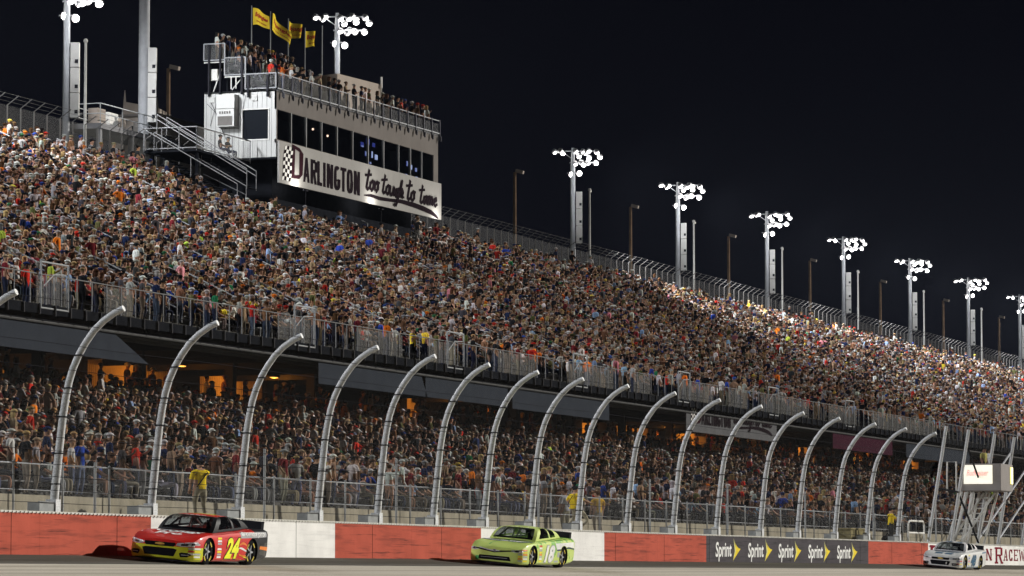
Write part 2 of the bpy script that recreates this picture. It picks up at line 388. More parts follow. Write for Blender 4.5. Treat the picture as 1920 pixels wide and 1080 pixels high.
for x in (91.3, 102.75, 113.5, 127.5, 140.8, 151.6, 164, 176.5, 189.6):
    mb = MB((x, 44.75, 3.15)); mb.tube([(x, 44.75, 3.15), (x, 44.75, 5.35 if x not in (91.3,) else 4.62)], .04, 8); mb.build('prop_post', ALU, fence, smooth=True)
def arc_at(z):
    for (y0, z0), (y1, z1) in zip(ARC, ARC[1:]):
        if z0 <= z <= z1: return y0 + (y1-y0)*(z-z0)/(z1-z0)
    return ARC[-1][0]
for z in (3.45, 3.78, 4.13, 4.45, 4.8, 5.15, 5.7, 6.3, 6.9, 7.5, 8.0, 8.45):
    mb = MB((84, 44.2, z)); y = arc_at(z) - .1
    pts = [(60 + 3*k, y, z + .012*math.sin(k*1.7)) for k in range(42)]
    mb.tube(pts, .008, 5); mb.build('cable', BLACKM, fence)
strip_mesh('wire_mesh', [(y-.08, z) for y, z in ARC], 60, 184, MESHM, fence)
strip_mesh('wire_mesh', [(44.45, 3.2), (43.45, 9.1)], 186.8, 240, MESHM, fence)

# ---- spectator fence behind the walkway
SFM = chain_link('chain_link_mesh', .06, .0013, (.22, .22, .22))
sf = empty('spectator_fence', (84, 46.8, 3.14), 'low chain link fence between the walkway and the front row of the lower stand', 'fence')
x = 61.0; k = 0
while x < 262:
    mb = MB((x, 46.8, 3.14)); mb.tube([(x, 46.8, 3.14), (x, 46.8, 4.62)], .032, 6); mb.sphere((x, 46.8, 4.65), .045, 6, 4)
    mb.build('post', ALU, sf, smooth=True)
    mb = MB((x, 46.8, 3.14)); mb.box(x-.1, x-.05, 46.78, 46.84, 3.14, 3.55)
    x += 2.95
for z in (4.62, 3.9, 3.25):
    mb = MB((84, 46.8, z)); mb.tube([(60, 46.8, z), (262, 46.8, z)], .024 if z > 4.5 else .012, 6); mb.build('rail', GALV, sf)
strip_mesh('wire_mesh', [(46.78, 3.15), (46.78, 4.62)], 60, 262, SFM, sf)
# ================================================================ GRANDSTAND
LR0, LZ0, LN, LDY, LDZ = 48.3, 3.80, 21, .8, .215       # lower stand: first row y, tread z, rows, pitch, rise
UR0, UZ0, UN, UDY, UDZ = 63.4, 11.62, 31, .8, .387      # upper stand
SX0, SX1 = 60, 460
gs = empty('grandstand', (120, 48, 0), 'two tier concrete and steel grandstand packed with spectators along the straight', 'grandstand')
def tier(name, y0, z0, n, dy, dz, zb, x1=SX1):
    prof = [(y0-.3, zb), (y0-.3, z0)]
    for i in range(n):
        prof.append((y0 + (i+1)*dy - .3, z0 + i*dz)); prof.append((y0 + (i+1)*dy - .3, z0 + (i+1)*dz))
    mb = MB(); nx = 20
    for (ya, za), (yb, zb_) in zip(prof, prof[1:]):
        mb.add([(SX0, ya, za), (x1, ya, za), (x1, yb, zb_), (SX0, yb, zb_)], [(0,1,2,3)])
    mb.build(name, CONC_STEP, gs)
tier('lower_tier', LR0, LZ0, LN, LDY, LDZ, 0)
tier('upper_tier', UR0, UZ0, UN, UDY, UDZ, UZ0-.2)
for nm, y0, z0, n, dy, dz in (('lower_benches', LR0, LZ0, LN, LDY, LDZ), ('upper_benches', UR0, UZ0, UN, UDY, UDZ)):
    mb = MB()
    for i in range(n):
        y = y0 + i*dy; z = z0 + i*dz; mb.box(SX0, SX1, y+.10, y+.38, z+.40, z+.44)
    mb.build(nm, BENCH, gs)
# front wall of the lower stand (pale concrete)
mb = MB(); mb.box(SX0, SX1, 47.88, 47.99, 3.14, 3.82)
mb.build('front_wall', CONC, gs)
# upper deck: walkway slab, beam, raking underside, back; edge set forward, dark paint stands for shade
mb = MB(); mb.box(SX0, SX1, 59.2, 63.1, 10.80, 10.97); mb.build('walkway_slab', CONC_STEP, gs)
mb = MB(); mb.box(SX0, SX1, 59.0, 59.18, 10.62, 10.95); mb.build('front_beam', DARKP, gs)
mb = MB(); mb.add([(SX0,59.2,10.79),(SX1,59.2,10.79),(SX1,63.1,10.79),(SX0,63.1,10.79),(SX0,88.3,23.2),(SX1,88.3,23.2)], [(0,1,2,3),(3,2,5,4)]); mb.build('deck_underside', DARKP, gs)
mb = MB(); mb.box(SX0, SX1, 88.35, 88.5, 0, 24.2); mb.build('rear_wall', DARKP, gs)
mb = MB(); mb.box(SX0, SX1, 64.82, 72.0, 8.1, 8.33); mb.build('concourse_floor', CONC_STEP, gs)
WALLC = paint('concourse_wall', (.55, .50, .43), .8, 0, .1, 1)
t_ = NT('concourse_corrugated'); v = t_.coords('Object'); wv = t_.t.nodes.new('ShaderNodeTexWave'); wv.inputs['Scale'].default_value = 1.6; wv.bands_direction = 'X'; t_.l(v, wv.inputs[0])
t_.l(t_.ramp(t_.noise(.8, 4, v), [(.3, (.42,.36,.28)), (.7, (.62,.55,.45))]), t_.b.inputs['Base Color']); t_.bump(wv.outputs[0], .04); t_.b.inputs['Roughness'].default_value = .9; t_.b.inputs['Specular IOR Level'].default_value = .1
mb = MB(); mb.box(SX0, SX1, 70.0, 70.15, 7.9, 14.2); mb.build('concourse_wall', t_.m, gs)
cm = MB((66, 66, 7.9)); cm.box(65.8, 66.2, 65.8, 66.2, 8.34, 11.9); c0 = cm.build('column', DARKP, gs)
x = 75
while x < 330:
    c = link_copy(c0, gs); c.location.x = x - 120; x += 9.1
# beams crossing above the concourse (give the orange ceiling its broken look)
mb = MB()
x = 70.4
while x < 330:
    mb.box(x, x+.3, 59.3, 69.9, 10.45, 10.78); x += 4.55
mb.build('ceiling_beams', DARKP, gs)
mb = MB(); mb.box(SX0, SX1, 66.3, 66.4, 8.35, 8.9); mb.build('concourse_parapet', DARKP, gs)

# added dark panels that mask most of the orange-lit rear wall
mb = MB()
for a, b in ((92, 133.4), (134.6, 136), (137.2, 138.6), (139.8, 141.2), (150, 152.5), (160, 178), (180.5, 206), (209, 212), (219.5, 224.5), (232, 251), (257.5, 284), (291, 400)): mb.box(a, b, 69.6, 69.8, 7.9, 14)
mb.box(133.41, 141.19, 69.62, 69.78, 9.9, 13.9)
mb.build('glow_mask_panel', DARKP, gs)
# sodium lamps lighting the concourse orange
LAMPE = emit('sodium_glow', (1.0, .42, .08), .8)
for k, (x, pw) in enumerate([(135, 350), (139, 300), (146, 600), (156, 700), (179, 500), (207.5, 900), (216, 1100), (228, 1100), (254, 1200), (287, 1200)]):
    lamp = empty('concourse_lamp', (x, 67.5, 10.55), None, 'lamp', 'sodium lamps under the upper deck')
    lamp['label'] = 'orange sodium lamp fitting hanging under the upper deck above the concourse'
    mb = MB((x, 67.5, 10.55)); mb.box(x-.3, x+.3, 67.35, 67.65, 10.55, 10.68); mb.tube([(x, 67.5, 10.68), (x, 67.5, 12.9)], .02, 5); mb.build('housing', DARKP, lamp)
    mb = MB((x, 67.5, 10.5)); mb.box(x-.25, x+.25, 67.4, 67.6, 10.51, 10.549); mb.build('lens', LAMPE, lamp)
    ld = bpy.data.lights.new('sodium', 'POINT'); ld.energy = pw*.30; ld.color = (1.0, .32, .03); ld.shadow_soft_size = .15
    lo = bpy.data.objects.new('sodium_bulb', ld); COL.objects.link(lo); lo.parent = lamp; lo.location = (0, 0, -.15)

# ---- banners hung under the deck edge, its shade included in their dark tones
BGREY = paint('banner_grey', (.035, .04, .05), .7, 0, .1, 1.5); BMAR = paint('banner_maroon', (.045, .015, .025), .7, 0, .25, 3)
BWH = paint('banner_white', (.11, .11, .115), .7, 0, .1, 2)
def banner(x0, x1, m, label, z0=9.78, z1=10.82, slant=0):
    k_ = 59.35/62.5; x0 *= k_; x1 *= k_; z0 = 1.6 + (z0-1.6)*k_; z1 = min(10.42, 1.6 + (z1-1.6)*k_)
    o = empty('hanging_banner', (x0, 59.35, z0), label, 'banner', 'banners hung below the upper deck')
    mb = MB((x0, 59.35, z0))
    mb.add([(x0, 59.35, z1), (x0, 59.35, z0), (x1+slant, 59.35, z0), (x1, 59.35, z1), (x0, 59.39, z1), (x0, 59.39, z0), (x1+slant, 59.39, z0), (x1, 59.39, z1)],
           [(0,1,2,3), (4,7,6,5), (0,4,5,1), (2,6,7,3), (0,3,7,4), (1,5,6,2)])
    mb.build('cloth', m, o); return o
banner(96, 129, BGREY, 'long plain grey banner under the upper deck at the far left', slant=3)
banner(149.3, 161.6, BGREY, 'plain grey banner under the deck left of the fifth curved fence post', 9.85, 10.9, .8)
banner(162.2, 173.5, BGREY, 'grey banner under the deck behind the fifth and sixth curved fence posts', 9.85, 10.85)
banner(174.2, 189.5, BGREY, 'grey banner under the deck behind the seventh curved fence post', 9.8, 11.0)
dban = banner(203.5, 222.5, BWH, 'pale banner under the deck repeating the painted sign of the press box', 9.75, 11.1)
banner(236, 252, BMAR, 'dark maroon banner under the deck at the right', 9.8, 11.0)
banner(256, 276, BGREY, 'grey banner under the deck behind the flag stand', 9.8, 10.9)

# ---- guard rail along the front of the upper deck
gr = empty('upper_deck_railing', (120, 59, 10.97), 'metal guard railing with mesh panels along the front of the upper deck', 'railing')
mb = MB(); mb.tube([(SX0, 59.1, 12.01), (330, 59.1, 12.01)], .022, 6); mb.build('top_rail', paint('rail_dull', (.2, .2, .2), .7), gr)
pr = MB((SX0, 59.1, 10.97)); pr.box(SX0-.014, SX0+.014, 59.085, 59.115, 10.97, 12.02); RLM = paint('railing_dull', (.24, .24, .245), .7); pr0 = pr.build('railing_post', RLM, gr)
x = 107.; n = 0
while x < 228 and n < 99:
    c = link_copy(pr0, gr); c.location.x = x - 120; n += 1; x += 1.2
bpy.data.objects.remove(pr0)
mb = MB()
while x < 330:
    mb.box(x-.014, x+.014, 59.085, 59.115, 10.97, 12.02); x += 1.25
o = mb.build('railing_post', ALU, gr); o['kind'] = 'stuff'
PANELM = chain_link('panel_mesh', .05, .0042, (.12, .115, .105), metal=0)
PX = [(121.3,123.9),(127,129.5),(143.5,147.5),(152.2,157.8),(161,164.5),(170.5,176),(181,188.5),(192,195),(200,207),(210,214),(217,228),(233,240),(244,262)]
for a, b in PX: strip_mesh('mesh_panel', [(59.13, 11.0), (59.13, 11.95)], a*.9547, b*.9547, PANELM, gr)
# taller bright gates at the stair heads
for x in (116.0, 138.4, 155.8, 173.3, 190.7, 208.3, 225.9):
    mb = MB((x, 59.0, 10.97))
    for xx in (x, x+2.1): mb.tube([(xx, 59, 10.8), (xx, 59, 12.43)], .033, 6)
    mb.tube([(x, 59, 12.43), (x+2.1, 59, 12.43)], .033, 6); mb.tube([(x, 59, 10.83), (x+2.1, 59, 10.83)], .03, 6)
    mb.tube([(x+.3, 59.05, 11.6), (x+1.1, 59.05, 12.05), (x+2.1, 59.05, 12.1)], .022, 6); mb.tube([(x+1.1, 59.05, 10.9), (x+1.1, 59.05, 12.05)], .022, 6)
    mb.build('gate_frame', ALU, gr)

# pipes, brackets and cable trays below the deck edge
mb = MB()
for y_, z_, r_ in ((59.3, 10.38, .05), (59.9, 10.36, .07), (61.0, 10.40, .09)): mb.tube([(SX0, y_, z_), (330, y_, z_)], r_, 6)
mb.build('service_pipe', paint('pipe_grey', (.10, .10, .10), .7), gs)
mb = MB(); x = 70.2
while x < 330: mb.box(x, x+.06, 58.92, 58.99, 10.58, 10.96); x += 1.2
mb.build('edge_bracket', paint('bracket_grey', (.06, .06, .065), .7), gs)
# ---- handrails on the aisles of the upper deck
AISLE_U = [x for x in [118.2 + 9.15*k for k in range(34)]]
for k, x in enumerate(AISLE_U[:26]):
    o = empty('aisle_handrail', (x, UR0, UZ0), None, 'handrail', 'handrails up the aisles of the upper deck')
    o['label'] = 'pair of grey metal handrails running up an aisle of the upper deck'
    for s in (-.62, .62):
        for (a, b) in ((0, 4.6),):
            mb = MB((x+s, UR0, UZ0)); za = UZ0 + a*UDZ/UDY; zb = UZ0 + b*UDZ/UDY
            for hh in (1.02, .62): mb.tube([(x+s, UR0+a, za+hh), (x+s, UR0+b, zb+hh)], .028, 6)
            for q in (0, .5, 1): yy = UR0+a+(b-a)*q; zz = za+(zb-za)*q; mb.tube([(x+s, yy, zz-.1), (x+s, yy, zz+1.02)], .026, 6)
            mb.build('rail', ALU, o)
    for a in (7.2, 12, 16.8, 21.2):
        b = a + 2.6; mb = MB((x, UR0, UZ0)); za = UZ0 + a*UDZ/UDY; zb = UZ0 + b*UDZ/UDY
        mb.tube([(x, UR0+a, za), (x, UR0+a, za+1.0), (x, UR0+b, zb+1.0), (x, UR0+b, zb)], .026, 6); mb.build('rail', GALV, o)

# ---- fence behind the top row
bf = empty('rear_fence', (170, 89, 23.6), 'wire security fence with angled tops behind the highest row of seats', 'fence')
BFP = paint('fence_post_grey', (.15, .145, .14), .5, .3, .1, 4)
fp = MB((165, 89, 23.5)); fp.tube([(165, 89, 23.5), (165, 89, 25.72)], .035, 6); fp.tube([(165, 89, 25.7), (165, 88.35, 26.15)], .028, 6); fp0 = fp.build('post', BFP, bf)
fxs = [166.5 + 1.5*k for k in range(18)] + [222.5 + 1.45*k for k in range(80)]
for x in fxs: c = link_copy(fp0, bf); c.location.x = x - 170
bpy.data.objects.remove(fp0)
mb = MB(); x = fxs[-1] + 1.5
while x < 440: mb.tube([(x, 89, 23.5), (x, 89, 25.72)], .035, 4); mb.tube([(x, 89, 25.7), (x, 88.35, 26.15)], .028, 4); x += 1.5
o = mb.build('post', BFP, bf); o['kind'] = 'stuff'
mb = MB()
for (y, z) in ((88.8, 25.85), (88.58, 26.0), (88.37, 26.14)):
    mb.tube([(150, y, z), (193.5, y, z)], .008, 4); mb.tube([(221, y, z), (440, y, z)], .008, 4)
mb.build('barbed_wire', BFP, bf)
SFM2 = chain_link('rear_chain_link', .09, .003, (.12, .12, .12))
strip_mesh('wire_mesh', [(89, 23.6), (89, 25.7)], 150, 193.5, SFM2, bf); strip_mesh('wire_mesh', [(89, 23.6), (89, 25.7)], 221, 440, SFM2, bf)

# ================================================================ PRESS BOX
pb = empty('press_box', (194.3, 84, 23.8), 'white press box tower with long dark window band and painted race track sign', 'building')
# ribbed white cladding
def ribbed(name, col, axis, pitch=.3):
    t = NT(name); v = t.coords('Object'); s = t.t.nodes.new('ShaderNodeSeparateXYZ'); t.l(v, s.inputs[0])
    a = t.math('FRACT', t.math('DIVIDE', s.outputs[axis], pitch)); rib = t.math('LESS_THAN', a, .1)
    c = t.mix(t.ramp(t.noise(1.2, 5, t.coords('Object', (1, 1, .3))), [(.35, 0.0), (.75, .35)]), col, tuple(q*.8 for q in col))
    c = t.mix(t.math('MULTIPLY', rib, .75), c, tuple(q*.5 for q in col)); t.l(c, t.b.inputs['Base Color'])
    t.bump(rib, .03); t.b.inputs['Roughness'].default_value = .45; return t.m
CLAD = ribbed('white_cladding', (.46, .46, .445), 1, .29)
FAC = paint('facade_render', (.17, .155, .145), .7, 0, .07, .6, dirt=(.14,.13,.12))
SIGNM = paint('sign_board', (.33, .32, .305), .6, 0, .06, .5, dirt=(.27,.26,.25))
X0, X1 = 194.3, 220.1
# side wall (-X): solid around one window opening
mb = MB((194.3, 84, 25.3))
for (ya, yb, za, zb) in ((84.0, 84.5, 25.3, 29.15), (86.1, 88.5, 25.3, 29.15), (84.5, 86.1, 25.3, 26.35), (84.5, 86.1, 28.05, 29.15)):
    mb.box(194.3, 194.42, ya, yb, za, zb)
mb.build('side_wall', CLAD, pb)
mb = MB((194.3, 84, 25.3)); mb.box(194.38, 194.40, 84.5, 86.1, 26.35, 28.05)
GLD = NT('dark_glass'); GLD.b.inputs['Base Color'].default_value = (.012, .014, .018, 1); GLD.b.inputs['Roughness'].default_value = .08; GLD = GLD.m
w = mb.build('side_window', GLD, pb)
mb = MB((194.3, 84, 26.3))
for a in ((84.44, 84.5, 26.29, 28.11), (86.1, 86.16, 26.29, 28.11), (84.5, 86.1, 26.29, 26.35), (84.5, 86.1, 28.05, 28.11)): mb.box(194.26, 194.3, *a)
o = mb.build('window_frame', WHITEP); o.parent = w; o.matrix_parent_inverse = Matrix.Translation(-Vector((194.3, 84, 25.3)))
# facade above and below windows, right pier
mb = MB((194.3, 84, 25.3))
mb.add([(X0,83.995,28.05),(X1,83.995,28.05),(X1,83.995,29.42),(X0,83.995,29.15)], [(0,1,2,3)])
mb.box(194.3, 194.42, 83.99, 84.0, 26.1, 28.06); mb.box(219.3, X1, 83.99, 84.12, 26.1, 28.06)
mb.box(X0, X1, 84.0, 84.12, 26.1, 26.32); mb.box(X0, X1, 84.0, 84.12, 28.04, 29.14); mb.box(X1-.12, X1, 84.12, 88.5, 25.3, 29.3)
mb.build('facade', FAC, pb)
# interior: floor, dark back wall, desks and lit screens
INT = paint('press_room_wall', (.03, .032, .042), .8)
mb = MB((194.3, 84, 25.3)); mb.box(194.45, X1-.15, 87.2, 87.25, 25.4, 29.1); mb.box(194.45, X1-.15, 84.15, 88.4, 25.36, 25.4); mb.box(194.45, X1-.15, 84.15, 88.4, 28.5, 28.55); mb.build('press_room', INT, pb)
mb = MB((194.3, 84, 25.3)); mb.box(194.45, X1-.15, 84.3, 84.8, 26.15, 26.2); mb.build('desk', DARKP, pb)
BLUE = emit('screen_blue', (.12, .16, 1.0), .22); PALE = emit('screen_pale', (.5, .55, 1.0), .5); WARM = emit('lamp_warm', (1, .6, .4), 2.5)
for (x, z, w_, h_, m) in ((209.0, 27.5, .45, .30, BLUE), (209.9, 27.75, .5, .35, BLUE), (210.9, 27.7, .4, .25, BLUE), (209.7, 27.0, .28, .30, BLUE), (211.3, 26.95, .42, .32, PALE), (210.75, 27.0, .18, .4, PALE), (210.4, 26.6, .3, .12, BLUE),
        (216.6, 27.1, .22, .32, BLUE), (217.3, 26.95, .25, .3, PALE), (218.1, 26.9, .3, .25, BLUE), (216.4, 26.45, .35, .15, BLUE), (218.2, 26.45, .35, .15, PALE)):
    mb = MB((x, 84.9, z)); mb.box(x, x+w_, 84.75, 84.8, z, z+h_); mb.build('screen', m, pb, bevel=.02)
for (x, z) in ((205.6, 28.25), (207.9, 28.1)):
    mb = MB((x, 86.5, z)); mb.sphere((x, 86.5, z), .07, 8, 5); mb.build('ceiling_lamp', WARM, pb)
wins = [194.45, 196.44, 198.65, 200.98, 203.36, 205.79, 208.27, 210.8, 213.3, 215.29, 217.23, 219.27]
t = NT('window_glass'); tr = t.t.nodes.new('ShaderNodeBsdfTransparent'); gl = t.t.nodes.new('ShaderNodeBsdfGlossy'); mx = t.t.nodes.new('ShaderNodeMixShader')
tr.inputs[0].default_value = (.75, .8, .85, 1); gl.inputs['Roughness'].default_value = .05; gl.inputs[0].default_value = (.4,.4,.45,1); mx.inputs[0].default_value = .12
t.l(tr.outputs[0], mx.inputs[1]); t.l(gl.outputs[0], mx.inputs[2]); t.l(mx.outputs[0], t.out.inputs[0]); CLEARG = t.m
for a, b in zip(wins, wins[1:]):
    mb = MB((a, 84.06, 26.32)); mb.box(a+.03, b-.03, 84.06, 84.075, 26.32, 28.05); mb.build('window', CLEARG, pb)
    if b < 219: mb = MB((b, 84, 26.32)); mb.box(b-.035, b+.035, 83.97, 84.1, 26.32, 28.05); mb.build('mullion', ALU, pb)
# roof
ROOF = paint('roof_deck', (.12, .12, .125), .8)
mb = MB((194.3, 84, 29.1)); mb.add([(X0,83.95,29.16),(X1,83.95,29.44),(X1,88.5,29.44),(X0,88.5,29.16),(X0,83.95,29.06),(X1,83.95,29.34),(X1,88.5,29.34),(X0,88.5,29.06)], [(0,1,2,3),(7,6,5,4),(0,4,5,1),(1,5,6,2),(2,6,7,3),(3,7,4,0)])
mb.build('roof', ROOF, pb)
mb = MB((194.3, 84, 25.3)); mb.box(194.3, X1, 84.0, 88.5, 25.2, 25.3); mb.box(196, 218, 85, 88.3, 22, 25.2); mb.build('underside', DARKP, pb)
# stepped viewing platforms on the roof
mb = MB((194.3, 86, 29.2)); mb.box(194.5, 206.4, 87.25, 88.6, 30.85, 30.95); mb.box(194.5, 206.4, 85.95, 87.22, 29.95, 30.05)
for x in (195, 198.6, 202.3, 206):
    for y, z in ((86.05, 29.95), (87.1, 29.95), (87.35, 30.85), (88.45, 30.85)): mb.box(x-.06, x+.06, y-.06, y+.06, 29.2, z)
mb.build('viewing_platform', DARKP, pb)
# railings
RM = paint('roof_rail_dark', (.10, .10, .115), .5, .4, .2, 4)
rz = lambda x: 29.16 + .28*(x-X0)/(X1-X0)
mb = MB((194.3, 83.9, 29.2)); mb.tube([(X0, 83.9, rz(X0)+.95), (X1, 83.9, rz(X1)+.85)], .03, 6); mb.tube([(X0, 83.9, rz(X0)+.05), (X1, 83.9, rz(X1)+.05)], .04, 6); mb.build('roof_rail', GALV, pb)
x = 194.9
while x < 220.2:
    mb = MB((x, 83.9, 29)); mb.box(x-.035, x+.035, 83.84, 83.91, rz(x)-.38, rz(x)+.92); mb.obox((x, 83.80, rz(x)-.30), (.03, 0, 0), (0, .05, .0), (0, .0, .16)); mb.build('rail_post', RM, pb); x += 1.4
RAILM = chain_link('rail_wire', .06, .002, (.2, .2, .2)); strip_mesh('rail_mesh', [(83.92, 29.22), (83.92, 30.1)], X0, X1, RAILM, pb)
def frame(y0, y1, z0, z1, x=194.2):
    mb = MB((x, y0, z0))
    for (ya, za, yb, zb) in ((y0,z0,y1,z0),(y1,z0,y1,z1),(y1,z1,y0,z1),(y0,z1,y0,z0)): mb.tube([(x, ya, za), (x, yb, zb)], .035, 6)
    mb.build('rail_panel', GALV, pb)
    me = bpy.data.meshes.new('wire_mesh'); me.from_pydata([(x+.02,y0,z0),(x+.02,y1,z0),(x+.02,y1,z1),(x+.02,y0,z1)], [], [(0,1,2,3)]); l = me.uv_layers.new(name='UVMap')
    for li, uv in enumerate(((y0,z0),(y1,z0),(y1,z1),(y0,z1))): l.data[li].uv = uv
    me.materials.append(RAILM); o = bpy.data.objects.new('wire_mesh', me); COL.objects.link(o); o.parent = pb; o.location = -Vector(pb.location)
frame(87.2, 88.5, 31.0, 31.95); frame(85.9, 87.2, 30.1, 31.1); frame(84.0, 85.9, 29.25, 30.1)
for (y, z0, z1) in ((88.15, 28.9, 31.9), (87.45, 28.9, 31.9), (86.1, 28.95, 31.2), (85.7, 28.75, 30.0), (84.5, 28.75, 30.0)):
    mb = MB((194.15, y, z0)); mb.box(194.1, 194.2, y-.05, y+.05, z0, z1); mb.build('rail_stanchion', BLACKM, pb)
for (a, b) in (((194.25, 87.9, 29.2), (194.25, 87.4, 30.5)), ((194.25, 86.8, 29.3), (194.25, 86.8, 30.0)), ((194.25, 86.5, 29.3), (194.25, 86.5, 30.0)), ((194.25, 87.2, 30.88), (194.25, 88.5, 30.88)), ((194.25, 85.9, 30.0), (194.25, 87.2, 30.0)), ((194.6, 86.9, 29.3), (194.6, 86.3, 29.95))):
    mb = MB(a); mb.tube([a, b], .035, 6); mb.build('platform_brace', WHITEP, pb)
mb = MB((194.3, 87.9, 30)); mb.box(194.3, 194.6, 87.7, 88.15, 29.85, 30.5); mb.build('loudspeaker', WHITEP, pb, bevel=.03)
# air conditioning unit, louvres, cables on the side wall
ACM = paint('ac_beige', (.60, .60, .58), .5, 0, .04, 2); ACD = paint('ac_grille', (.17, .16, .15), .6)
mb = MB((193.8, 86.9, 27.1)); mb.box(193.72, 194.28, 86.36, 87.5, 28.12, 28.93); mb.box(193.74, 194.28, 86.38, 87.48, 27.08, 28.1); ac = mb.build('air_conditioner', ACM, pb, bevel=.02)
mb = MB((193.7, 86.9, 27.1)); mb.box(193.715, 193.735, 86.5, 87.4, 27.15, 27.68)
for k in range(5): mb.box(193.70, 193.735, 86.62+k*.15, 86.70+k*.15, 27.82, 27.96)
o = mb.build('grille', ACD); o.parent = ac; o.matrix_parent_inverse = Matrix.Translation(-Vector((193.8, 86.9, 27.1)))
for y in (88.0, 85.35):
    mb = MB((194.25, y, 28.6)); mb.box(194.24, 194.3, y-.17, y+.17, 28.55, 28.88)
    for k in range(4): mb.box(194.22, 194.24, y-.14, y+.14, 28.58+k*.07, 28.61+k*.07)
    mb.build('vent', ACM, pb)
mb = MB((194.25, 87, 26))
for pts in ([(194.25,88.2,28.9),(194.25,87.6,27.6),(194.25,87.2,26.6),(194.25,86.8,25.9)], [(194.25,88.3,28.5),(194.25,87.7,27.9),(194.25,87.1,27.0)], [(194.25,87.6,28.9),(194.25,87.9,27.9),(194.25,88.1,27.2)], [(194.25,86.3,27.9),(194.25,86.15,27.5),(194.25,86.3,27.0),(194.25,86.9,27.0)], [(194.25,85.9,28.9),(194.25,86.1,28.0),(194.25,85.9,26.6)]):
    mb.tube(pts, .012, 4)
mb.build('wall_cable', BLACKM, pb)
# sign board
mb = MB((194.3, 83.8, 23.8)); mb.add([(X0,83.8,23.82),(X1+.1,83.8,24.0),(X1+.1,83.8,26.30),(X0,83.8,26.22),(X0,83.92,23.82),(X1+.1,83.92,24.0),(X1+.1,83.92,26.30),(X0,83.92,26.22)], [(0,1,2,3),(7,6,5,4),(0,4,5,1),(1,5,6,2),(2,6,7,3),(3,7,4,0)])
sign = mb.build('sign_board', SIGNM, pb)
INK = paint('sign_ink', (.016, .011, .014), .6, 0, .2, 1); INKM = paint('sign_ink_maroon', (.028, .011, .015), .6, 0, .2, 1)
def sign_part(name, m, polys, off, parent=sign, base=(194.3, 83.8, 23.8), y=83.8, sc=1, org=(0, 0)):
    mb = MB()
    for i, p in enumerate(polys): mb.poly([(org[0]+(a-org[0])*1, y - off*5 - .0015*i, b) for a, b in p])
    o = mb.build(name, m); o.parent = parent; o.matrix_parent_inverse = Matrix.Translation(-Vector(base)); return o
def sans(ch, x, z, w, h, t, tv=None):
    """heavy condensed capital as polygons"""
    tv = tv or t*.55; q = []
    def rect(a, b, c, d): q.append([(x+a,z+c),(x+b,z+c),(x+b,z+d),(x+a,z+d)])
    def sl(a, c, b, d, ww): q.append([(x+a,z+c),(x+a+ww,z+c),(x+b+ww,z+d),(x+b,z+d)])
    if ch == 'A': sl(0,0,w/2-t*.42,h,t*.85); sl(w-t*.85,0,w/2-t*.42,h,t*.85); rect(w*.25,w*.75,h*.22,h*.22+tv)
    elif ch == 'R': rect(0,t,0,h); rect(t,w*.8,h-tv,h); rect(t,w*.8,h*.45,h*.45+tv); rect(w*.7,w*.7+t*.85,h*.5,h-tv*.5); sl(w-t*.8,0,w*.42,h*.47,t*.85)
    elif ch == 'L': rect(0,t,0,h); rect(t,w,0,tv)
    elif ch == 'I': rect(0,t,0,h)
    elif ch == 'N': rect(0,t,0,h); rect(w-t,w,0,h); sl(w-t*1.1,0,t*.1,h,t)
    elif ch == 'T': rect(w/2-t/2,w/2+t/2,0,h-tv); rect(0,w,h-tv,h)
    else:
        n = 16; a0, a1 = (0, 2*math.pi) if ch == 'O' else (R(50), R(340))
        P = lambda u, s: (x + w/2 + (w/2-t*s)*math.copysign(abs(math.cos(u))**.6, math.cos(u)), z + h/2 + (h/2-tv*s)*math.copysign(abs(math.sin(u))**.6, math.sin(u)))
        for k in range(n): u0 = a0+(a1-a0)*k/n; u1 = a0+(a1-a0)*(k+1)/n; q.append([P(u0,0),P(u1,0),P(u1,1),P(u0,1)])
        if ch == 'G': rect(w-t,w,h*.12,h*.46); rect(w*.5,w-t,h*.38,h*.46)
    return q
